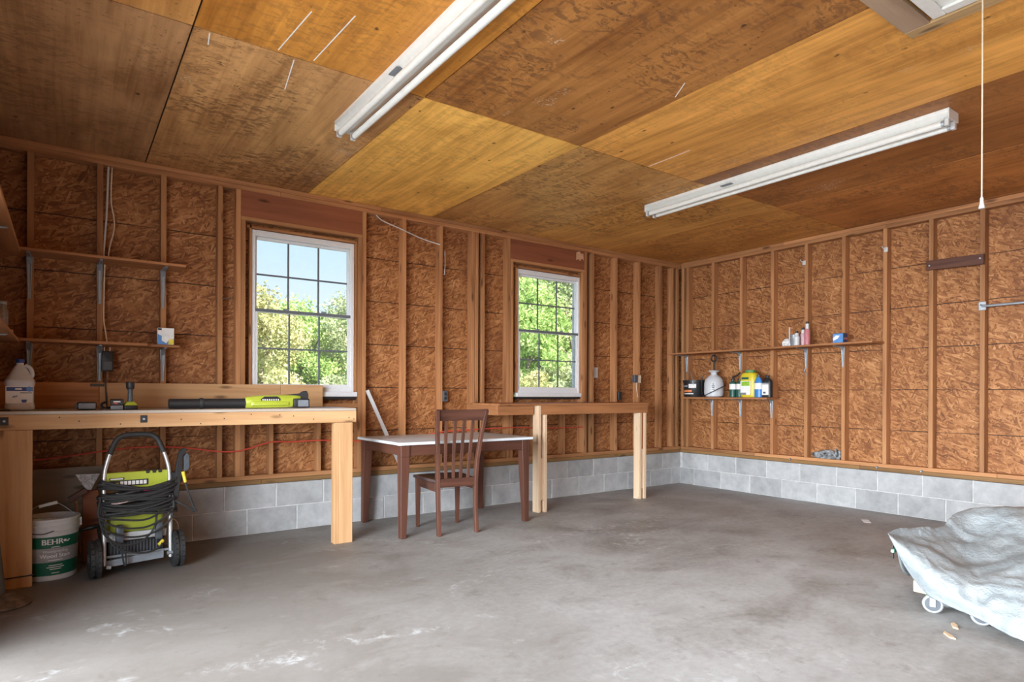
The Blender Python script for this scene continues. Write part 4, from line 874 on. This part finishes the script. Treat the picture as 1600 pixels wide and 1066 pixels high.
hd = MB().tube([(0, 0, .312), (0, 0, .415)], .011, 10).build('pump_rod', M['black'], t); mb = MB(); mb.tube([(.0, .037*math.cos(a), .452+.037*math.sin(a)) for a in [2*math.pi*k/20 for k in range(20)]], .010, 8, closed=True); mb.build('ring_handle', M['black'], hd)
for k, (y, z, w_, h_) in enumerate(((-.062, .150, .012, .016), (-.062, .128, .034, .014), (-.062, .108, .030, .014), (-.062, .090, .036, .006))): patch('print', lambda z: .1165, z-h_/2, z+h_/2, math.radians(212)-w_/.116/2, math.radians(212)+w_/.116/2, M['black'], t)
MB().tube(smooth_path([(-.05, .11, .28), (-.06, .125, .22), (-.10, .11, .10), (-.12, .08, .03)]), .006, 6).build('hose', M['black'], t)
MB().tube([(-.125, .075, .005), (-.125, -.26, .135)], .0052, 6).build('wand', M['black'], t)
M['prop'] = plain('propane_green', (.015, .085, .065), .4)
for y, lb, torch in ((-.880, 'green gas cylinder with a torch head on the lower right shelf', 1), (-.972, 'plain green gas cylinder next to the yellow jug', 0)):
    t = thing('gas_cylinder', lb, 'gas cylinder', (RX, y, S1), 0, 'green gas cylinders on the lower right shelf')
    MB().lathe([(.036, 0), (.041, .006), (.041, .165), (.032, .185), (.014, .193), (.014, .205)], n=24).build('tank', M['prop'], t)
    MB().lathe([(.0415, .095), (.0415, .160)], n=24, caps=False).build('label', M['paper'], t); MB().lathe([(.020, .2055), (.020, .222), (.012, .224)], n=14).build('valve', M['black'], t)
    if torch: MB().tube(smooth_path([(0, 0, .224), (0, -.01, .245), (.0, -.06, .262), (.0, -.10, .295)]), [.014]*9+[.010]*16, 10).build('torch_head', M['black'], t)
    else: patch('green_label', lambda z: .042, .096, .158, math.radians(225), math.radians(275), M['lime'], t)
yj = thing('yellow_jug', 'big yellow jug with green cap and label on the lower right shelf', 'jug', (RX, -1.110, S1))
M['yellow'] = plain('yellow_plastic', (.66, .53, .03), .4, var=.05)
MB().lathe([(.085, 0), (.098, .01), (.104, .05), (.104, .22), (.098, .26), (.080, .285), (.060, .292)], n=40, sx=.72, power=3.2).build('body', M['yellow'], yj)
MB().lathe([(.058, .2925), (.060, .296), (.060, .318), (.055, .320)], n=24, sx=.9).build('cap', plain('green_cap', (.10, .26, .10), .5), yj)
MB().tube(smooth_path([(0, -.095, .25), (-.01, -.118, .22), (-.01, -.118, .12), (0, -.10, .08)]), .013, 8).build('handle', M['yellow'], yj)
MB().box(-.003, 0, -.055, .075, .03, .19).build('label', M['paper'], yj, (-.0755, 0, 0)); MB().box(-.002, 0, -.045, .060, .135, .185).build('green_print', plain('leaf_print', (.25, .48, .04), .5, var=.4, scale=60), yj, (-.079, 0, 0)); MB().box(-.002, 0, -.03, .06, .21, .235).build('dark_print', M['prop'], yj, (-.0755, 0, 0))
MB().box(-.002, 0, .0, .075, .03, .055).build('grey_print', M['grey'], yj, (-.079, 0, 0))
t = thing('blue_bottle', 'blue bottle with white label on the lower right shelf', 'bottle', (RX-.04, -1.245, S1))
M['bblue'] = plain('bright_blue_plastic', (.05, .22, .55), .35); MB().lathe([(.042, 0), (.048, .006), (.048, .17), (.038, .205), (.020, .232), (.018, .236)], n=28, sx=.7).build('body', M['bblue'], t); MB().lathe([(.019, .2365), (.019, .262), (.016, .264)], n=18).build('cap', M['dkgrey'], t); MB().lathe([(.0486, .095), (.0486, .165)], n=28, sx=.7, caps=False).build('label', M['paper'], t)
t = thing('black_bottle', 'black oil bottle with pale label at the right end of the lower right shelf', 'bottle', (RX-.03, -1.352, S1))
MB().lathe([(.048, 0), (.056, .006), (.056, .17), (.050, .195), (.030, .215), (.020, .222)], n=28, sx=.62, power=3.5).build('body', M['black'], t); MB().lathe([(.021, .2225), (.021, .250), (.018, .252)], n=18).build('cap', M['rubber'], t); MB().box(-.002, 0, -.035, .046, .03, .150).build('label', M['paper'], t, (-.0348, 0, 0)); MB().box(-.001, 0, .0, .03, .045, .065).build('print', M['dkgrey'], t, (-.037, 0, 0))
MB().box(-.002, 0, -.035, .046, .152, .166).build('silver_strip', M['steel'], t, (-.0348, 0, 0))
# upper right shelf
def crumple(name, label, cat, loc, sx, sy, sz, mat, seed, segs=(18, 12)):
    r_ = random.Random(seed); bm = bmesh.new(); bmesh.ops.create_icosphere(bm, subdivisions=3, radius=1)
    from mathutils import noise as nz
    for v in bm.verts:
        d = 1+.42*nz.noise(v.co*2.2+Vector((seed, 0, 0)))+.22*nz.noise(v.co*5+Vector((0, seed, 0))); v.co = Vector((v.co.x*d*sx, v.co.y*d*sy, max(-.55, v.co.z*d)*sz))
    zmin = min(v.co.z for v in bm.verts)
    for v in bm.verts: v.co.z -= zmin
    me = bpy.data.meshes.new(name); bm.to_mesh(me); bm.free(); me.materials.append(mat)
    return tag(link(name, me, None, loc), label, cat)
crumple('crumpled_wrapper', 'crumpled white wrapper on the upper right shelf beside the small can', 'wrapper', (RX, -1.565, S2), .04, .05, .055, M['paper'], 3)
t = thing('paint_can', 'small silver paint can with a stirrer on the upper right shelf', 'can', (RX, -1.655, S2)); MB().lathe([(.040, 0), (.040, .118), (.043, .120), (.043, .128), (.036, .128), (.035, .122), (.01, .121)], n=28).build('can', M['steel'], t); MB().lathe([(.0405, .012), (.0405, .085)], n=28, caps=False).build('label', M['grey'], t); MB().box(-.002, .002, .020, .032, .0, .172).build('stirrer', M['white'], t, (-.037, .01, .04))
M['pink'] = plain('pale_pink_plastic', (.62, .42, .46), .35); M['rosy'] = plain('red_tinted_plastic', (.55, .20, .22), .35)
for nm, lb, y, dx, h_, mt in (('spray_bottle', 'short white bottle with black cap on the upper right shelf', -1.716, -.06, .16, 'white'), ('spray_bottle', 'pale pink bottle behind the short white one on the upper shelf', -1.742, .02, .20, 'pink'), ('spray_bottle', 'tall white-necked red bottle on the upper right shelf', -1.800, -.0, .26, 'rosy')):
    t = thing(nm, lb, 'bottle', (RX+dx, y, S2), 0, 'small bottles on the upper right shelf'); MB().lathe([(.026, 0), (.030, .005), (.030, h_*.62), (.020, h_*.70)], n=22).build('body', M[mt], t); MB().lathe([(.0195, h_*.701), (.019, h_-.022)], n=20).build('neck', M['white'], t); MB().lathe([(.015, h_-.0215), (.015, h_), (.012, h_+.002)], n=16).build('cap', M['black'], t)
t = thing('bulb_carton', 'blue light bulb carton standing alone on the upper right shelf', 'box', (RX+.01, -2.150, S2), .0)
bx_ = MB().box(-.05, .04, -.055, .055, 0, .105).build('carton', plain('navy_card', (.03, .06, .16), .5), t, bevel=.001); MB().box(-.0515, -.0505, -.052, .052, .004, .10).build('front_print', M['boxblue'], bx_); MB().prism([(.0, .05), (.045, .03), (.05, .055), (.02, .085), (-.02, .08)], 'x', -.0528, -.0517).build('bulb_print', M['paper'], bx_); MB().box(-.04, .03, -.0562, -.0552, .04, .06).build('side_print', M['rosy'], bx_)
M['rag'] = plain('black_and_white_rag', (.22, .23, .24), .8, var=.98, scale=22)
crumple('crumpled_rag', 'crumpled black and grey rag lying on the sill of the right wall', 'rag', (.035, -1.93, ZP+.001), .05, .135, .055, M['rag'], 11)
t = thing('curled_rag', 'dark curled rag standing upright at the right end of the crumpled rag', 'rag', (.035, -2.045, ZP+.001)); MB().tube(smooth_path([(0, .0, .0), (0, -.012, .04), (-.004, .0, .08), (-.008, .012, .11)]), [.026]*9+[.022]*8+[.012]*8, 10).build('fold', M['rag'], t); MB().tube(smooth_path([(0, -.02, .0), (.0, -.035, .05), (-.004, -.03, .095)]), .014, 8).build('fold', M['rag'], t)

# ------------------------------------------------------------------ covered cart at the lower right
ct = thing('dolly', 'wooden dolly on grey casters under the pale tarp', 'dolly', (-2.35, -4.6, 0))
board('deck_beam', ct, 'new_y', -2.898, -2.81, -5.30, -3.945, .100, .160); board('deck_beam', ct, 'new_y', -1.96, -1.872, -5.30, -3.945, .100, .160)
for y in (-4.0, -4.55, -5.2): board('cross_board', ct, 'new_x', -2.895, -1.875, y-.05, y+.05, .1605, .174)
MB().box(-.001, .001, -.012, .012, -.029, .029).build('green_mark', plain('green_spray_paint', (.05, .42, .12), .5), ct, (-2.8995+2.35, -4.02+4.6, .130))
tyre = MB(); tyre.tube([(0, .040*math.cos(a), .040*math.sin(a)) for a in [2*math.pi*k/24 for k in range(24)]], .0095, 8, closed=True); tyre = tyre.mesh('tyre', plain('pale_grey_tyre', (.27, .275, .28), .5)); disc = MB().tube([(-.010, 0, 0), (.010, 0, 0)], .036, 22).mesh('wheel_disc', M['dkgrey'])
for x, y, rz in ((-2.872, -4.030, .35), (-2.70, -4.040, .5), (-2.872, -4.250, .3), (-2.87, -5.15, .1), (-1.92, -4.03, .4), (-1.92, -5.15, -.3)):
    c = link('caster', tyre, ct, (x+2.35, y+4.6, .0497), (0, 0, rz)); link('wheel_disc', disc, c)
    MB().box(-.018, -.013, -.014, .014, -.012, .048).build('fork', M['steel'], c, bevel=.001); MB().box(.013, .018, -.014, .014, -.012, .048).build('fork', M['steel'], c, bevel=.001); MB().box(-.03, .03, -.03, .03, .0445, .0490).build('top_plate', M['steel'], c)
lo_ = thing('covered_load', 'dark frame of the load standing on the dolly beneath the tarp', 'frame', (-2.35, -4.6, .175))
MB().box(-.28, .42, -.65, .35, 0, .03).build('base', M['dkgrey'], lo_); MB().box(.05, .42, -.65, .30, .031, .10).build('top', M['dkgrey'], lo_)
TR = [[(-2.899,-3.818,.397),(-2.765,-3.815,.394),(-2.522,-3.84,.365),(-2.343,-3.869,.348),(-2.057,-3.851,.387),(-1.893,-3.869,.417),(-1.806,-4.003,.446),(-1.735,-4.115,.468),(-1.538,-4.377,.491),(-1.287,-4.616,.47)],
      [(-2.921, -3.827, 0.399), (-2.796, -3.842, 0.37), (-2.628, -3.888, 0.327), (-2.491, -3.936, 0.3), (-2.37, -3.972, 0.291), (-2.27, -4.006, 0.295), (-2.197, -4.119, 0.338), (-2.149, -4.226, 0.382), (-2.007, -4.474, 0.395), (-1.856, -4.703, 0.387)],
      [(-2.932, -3.832, 0.4), (-2.922, -3.9, 0.348), (-2.886, -3.999, 0.293), (-2.824, -4.068, 0.251), (-2.779, -4.123, 0.232), (-2.742, -4.175, 0.225), (-2.716, -4.278, 0.229), (-2.726, -4.382, 0.245), (-2.702, -4.619, 0.238), (-2.68, -4.831, 0.232)],
      [(-2.939,-3.839,.395),(-2.943,-3.922,.278),(-2.975,-4.034,.199),(-2.979,-4.129,.17),(-2.968,-4.198,.154),(-2.964,-4.263,.138),(-3.012,-4.376,.138),(-3.027,-4.463,.145),(-3.05,-4.692,.138),(-2.993,-4.879,.118)],
      [(-2.939,-3.839,.388),(-2.925,-3.93,.209),(-2.935,-4.029,.101),(-2.956,-4.121,.084),(-2.967,-4.199,.072),(-2.982,-4.274,.059),(-3.036,-4.383,.05),(-3.077,-4.477,.044),(-3.103,-4.703,.026),(-3.135,-4.901,.02)]]
TR = [[(x+.20+.05*(i > 2), y+.05, .10 if i else .36) for i, (x, y, z) in enumerate(TR[0])]]+TR
SUB = 14
rows = [smooth_path(r, SUB) for r in TR]; colsN = len(rows[0]); grid = []
for c in range(colsN): grid.append(smooth_path([r[c] for r in rows], SUB))
from mathutils import noise as nz
mb = MB(); R_ = len(grid[0])
for c in range(colsN):
    for r in range(R_):
        p = grid[c][r]; a = min(1, c/30); q = Vector((p.x*1.0, p.y*1.0, p.z))
        f = .030*(nz.noise(q*3.7)-.1)+.034*(.5-abs(nz.noise(Vector((q.x*7, q.y*7, q.z*5))+Vector((3, 1, 0)))))*1.0+.014*(.5-abs(nz.noise(q*17+Vector((1, 4, 2)))))
        edge = 1 if 6 < r < R_-3 else .45
        mb.v.append((p.x-.5*f*a*edge, p.y, p.z+f*a*edge*.9))
for c in range(colsN-1):
    for r in range(R_-1): mb.f.append((c*R_+r, (c+1)*R_+r, (c+1)*R_+r+1, c*R_+r+1)); mb.m.append(0)
org = Vector((-2.6, -4.4, 0)); mb.v = [tuple(Vector(v)-org) for v in mb.v]
m_, tt, bb = nodes('silver_tarp'); v_, oi_ = coords(tt); n1 = noise(tt, v_, 5, 6, .65, 1.0); L(tt, ramp(tt, n1, [(.3, (.24, .275, .295)), (.55, (.305, .34, .36)), (.75, (.37, .40, .415))]), bb.inputs['Base Color']); bb.inputs['Roughness'].default_value = .42; bump(tt, noise(tt, vscale(tt, v_, (1, 1, 2)), 14, 6, .68, 1.6), bb, .55, .02)
tp = thing('tarp', 'crumpled silver-grey tarp draped over the dolly at the right', 'tarp', org)
cl = mb.build('sheet', m_, tp, ang=80); sd = cl.modifiers.new('thickness', 'SOLIDIFY'); sd.thickness = .003
MB().tube(smooth_path([(-1.86, -4.35, .43), (-1.98, -4.33, .42), (-2.06, -4.30, .40), (-2.12, -4.285, .395)]), .008, 6).build('lashing', M['dkgrey'], tp, -org+Vector((-.12, 0, .035)))
sp = thing('strap', 'black strap with a green clip hanging from the tarp corner', 'strap', (-2.90, -3.845, .26))
MB().box(-.006, .006, -.002, .002, .0, .125).build('webbing', M['black'], sp); MB().box(.018, .026, -.002, .002, .045, .118).build('webbing', M['black'], sp, (0, 0, 0), (0, .25, 0)); MB().box(-.004, .022, -.006, .006, .03, .055).build('clip', plain('green_clip', (.04, .30, .16), .4), sp, bevel=.003); MB().cyl((-.01, 0, .036), (-.01, .0, .05), .008, n=10).build('ring', M['white'], sp)
# scraps on the floor
t = thing('paper_slip', 'small white paper slip on the floor near the right wall', 'paper', (-.60, -2.64, .001), .6); MB().hexa([(-.07,-.03,0),(.07,-.03,.002),(.07,.03,.001),(-.07,.03,0),(-.07,-.03,.0015),(.07,-.03,.0035),(.07,.03,.0025),(-.07,.03,.0015)]).build('slip', M['paper'], t)
for x, y, a, lb in ((-2.999, -4.175, .5, 'pale wood chip on the floor just in front of the tarp casters'), (-3.17, -4.21, .8, 'larger pale wood chip on the floor left of the tarp hem')):
    t = thing('wood_chip', lb, 'chip', (x, y, .0005), a, 'wood chips by the dolly'); MB().prism([(-.045, -.008), (.0, -.014), (.05, -.006), (.03, .010), (-.03, .012)], 'z', 0, .006).build('chip', M['new_x'], t)

# ------------------------------------------------------------------ outside: ground, trees and shrubs beyond the windows
structure(MB().box(-45, 60, .35, 90, -.45, -.25).build('ground_outside', plain('grass_and_leaves', (.16, .17, .05), .9, var=.5, scale=3), smooth=False))
structure(MB().box(-45, XL-.42, -40, .34, -.30, -.13).build('driveway_outside', plain('pale_gravel', (.38, .36, .33), .9, var=.3, scale=6), smooth=False))
def leaf_mat(name, a, b_, c):
    m = bpy.data.materials.new(name); m.use_nodes = True; t = m.node_tree; t.nodes.clear()
    o = t.nodes.new('ShaderNodeOutputMaterial'); df = t.nodes.new('ShaderNodeBsdfDiffuse'); tl = t.nodes.new('ShaderNodeBsdfTranslucent'); mx = t.nodes.new('ShaderNodeMixShader'); mx.inputs[0].default_value = .4
    g = t.nodes.new('ShaderNodeNewGeometry'); n = noise(t, g.outputs['Position'], 1.3, 3); f = math_n(t, 'ADD', math_n(t, 'MULTIPLY', n, .8), math_n(t, 'MULTIPLY', noise(t, g.outputs['Position'], 9, 2), .3))
    cl_ = ramp(t, f, [(.38, a), (.55, b_), (.72, c)]); L(t, cl_, df.inputs[0]); L(t, cl_, tl.inputs[0]); L(t, df.outputs[0], mx.inputs[1]); L(t, tl.outputs[0], mx.inputs[2]); L(t, mx.outputs[0], o.inputs[0]); return m
LM = [leaf_mat('leaf_yellow_green', (.24, .36, .12), (.44, .60, .22), (.68, .78, .40)), leaf_mat('leaf_grey_green', (.28, .34, .19), (.46, .52, .30), (.66, .69, .50)), leaf_mat('leaf_autumn', (.34, .34, .15), (.54, .54, .26), (.70, .62, .42))]
def foliage(seed, n, blobs, size, h0, h1, rad):
    r_ = random.Random(seed); vs = []; fs = []
    cs = []
    for k in range(blobs):
        z = r_.uniform(h0, h1); f = 1-abs((z-lerp(h0, h1, .4))/(h1-h0))*1.15; a = r_.uniform(0, 6.28); d = rad*f*r_.uniform(.2, 1); cs.append((d*math.cos(a), d*math.sin(a), z, rad*r_.uniform(.22, .45)))
    for k in range(n):
        cx_, cy_, cz_, cr = r_.choice(cs); d = Vector((r_.gauss(0, 1), r_.gauss(0, 1), r_.gauss(0, 1))).normalized()*cr*r_.uniform(.45, 1.05); p = Vector((cx_, cy_, cz_))+Vector((d.x, d.y, d.z*.75))
        a = Vector((r_.gauss(0, 1), r_.gauss(0, 1), r_.gauss(0, 1))).normalized(); b_ = a.cross(Vector((r_.gauss(0, 1), r_.gauss(0, 1), r_.gauss(0, 1)))).normalized(); s_ = size*r_.uniform(.6, 1.3)
        i = len(vs); vs += [tuple(p-a*s_), tuple(p-b_*s_*.5), tuple(p+a*s_), tuple(p+b_*s_*.5)]; fs.append((i, i+1, i+2, i+3))
    return vs, fs
def leaf_mesh(seed, n, blobs, size, h0, h1, rad, mat):
    vs, fs = foliage(seed, n, blobs, size, h0, h1, rad); me = bpy.data.meshes.new('foliage'); me.from_pydata(vs, [], fs); me.materials.append(mat); return me
bark = plain('bark', (.22, .18, .15), .9, var=.4, scale=8)
def trunk_mesh(seed, h, r):
    r_ = random.Random(seed); mb = MB(); p = [(0, 0, -.3)]+[(r_.uniform(-.12, .12)*k, r_.uniform(-.12, .12)*k, h*k/4) for k in (1, 2, 3, 4)]; ps = smooth_path(p, 4); mb.tube(ps, [lerp(r, r*.25, i/(len(ps)-1)) for i in range(len(ps))], 8)
    for k in range(9):
        b_ = ps[r_.randint(6, len(ps)-2)]; a = r_.uniform(0, 6.28); l_ = h*r_.uniform(.15, .32); mb.tube([b_, b_+Vector((math.cos(a)*l_*.5, math.sin(a)*l_*.5, l_*.45)), b_+Vector((math.cos(a)*l_, math.sin(a)*l_, l_*1.1))], [r*.35, r*.2, r*.06], 6)
    return mb.mesh('trunk', bark)
VAR = [(leaf_mesh(21, 15000, 46, .085, .2, 5.6, 2.1, LM[0]), trunk_mesh(1, 4.2, .11)), (leaf_mesh(22, 12000, 44, .08, .3, 6.2, 2.0, LM[1]), trunk_mesh(2, 4.8, .10)), (leaf_mesh(23, 15000, 46, .085, .2, 5.2, 2.3, LM[0]), trunk_mesh(3, 4.0, .10)), (leaf_mesh(24, 10000, 42, .08, .3, 6.0, 2.1, LM[2]), trunk_mesh(4, 4.8, .10))]
SHR = [leaf_mesh(31, 6500, 16, .07, .1, 2.3, 1.5, LM[0]), leaf_mesh(32, 6000, 16, .07, .1, 2.1, 1.5, LM[2]), leaf_mesh(33, 6000, 16, .07, .1, 2.2, 1.4, LM[1])]
KN = ['yellow-green', 'grey-green thin', 'bushy light green', 'autumn-tinted']
ORD = ['first', 'second', 'third', 'fourth', 'fifth', 'sixth', 'seventh', 'eighth']
r_ = random.Random(5)
rows_ = [('nearer row beyond the left window', 6, -3.4, 2.2, 19.5, .82, .95, 0), ('farther row beyond the left window', 6, -4.5, 3.3, 28, 1.02, 1.16, 1),
         ('nearer row beyond the right window', 5, 8.0, 2.4, 14.5, 1.05, 1.2, 2), ('farther row beyond the right window', 5, 12.0, 3.6, 23, 1.55, 1.75, 3)]
for rn, n_, x0, dx, yy, s0, s1, off in rows_:
    for i in range(n_):
        kd = (i*3+off) % 4; s_ = r_.uniform(s0, s1)
        t = thing('tree', '%s tree, %s from the left in the %s' % (KN[kd], ORD[i], rn), 'tree', (x0+i*dx+r_.uniform(-.4, .4), yy+r_.uniform(-1.2, 1.2), -.25), r_.uniform(0, 6), 'trees beyond the windows'); t.scale = (s_,)*3
        f = link('foliage', VAR[kd][0], t); f['kind'] = 'stuff'; link('trunk', VAR[kd][1], t)
for wn, n_, x0, dx, yy in (('left', 6, -2.8, 1.5, 14.0), ('right', 6, 6.2, 1.5, 11.0)):
    for i in range(n_):
        kd = (i+(1 if wn == 'right' else 0)) % 3; s_ = r_.uniform(.85, 1.1)
        t = thing('shrub', '%s shrub, %s from the left below the %s window trees' % (('yellow-green', 'brownish', 'grey-green')[kd], ORD[i], wn), 'shrub', (x0+i*dx, yy+r_.uniform(-.8, .8), -.25), r_.uniform(0, 6), 'shrubs beyond the windows'); t.scale = (s_,)*3
        f = link('foliage', SHR[kd], t); f['kind'] = 'stuff'
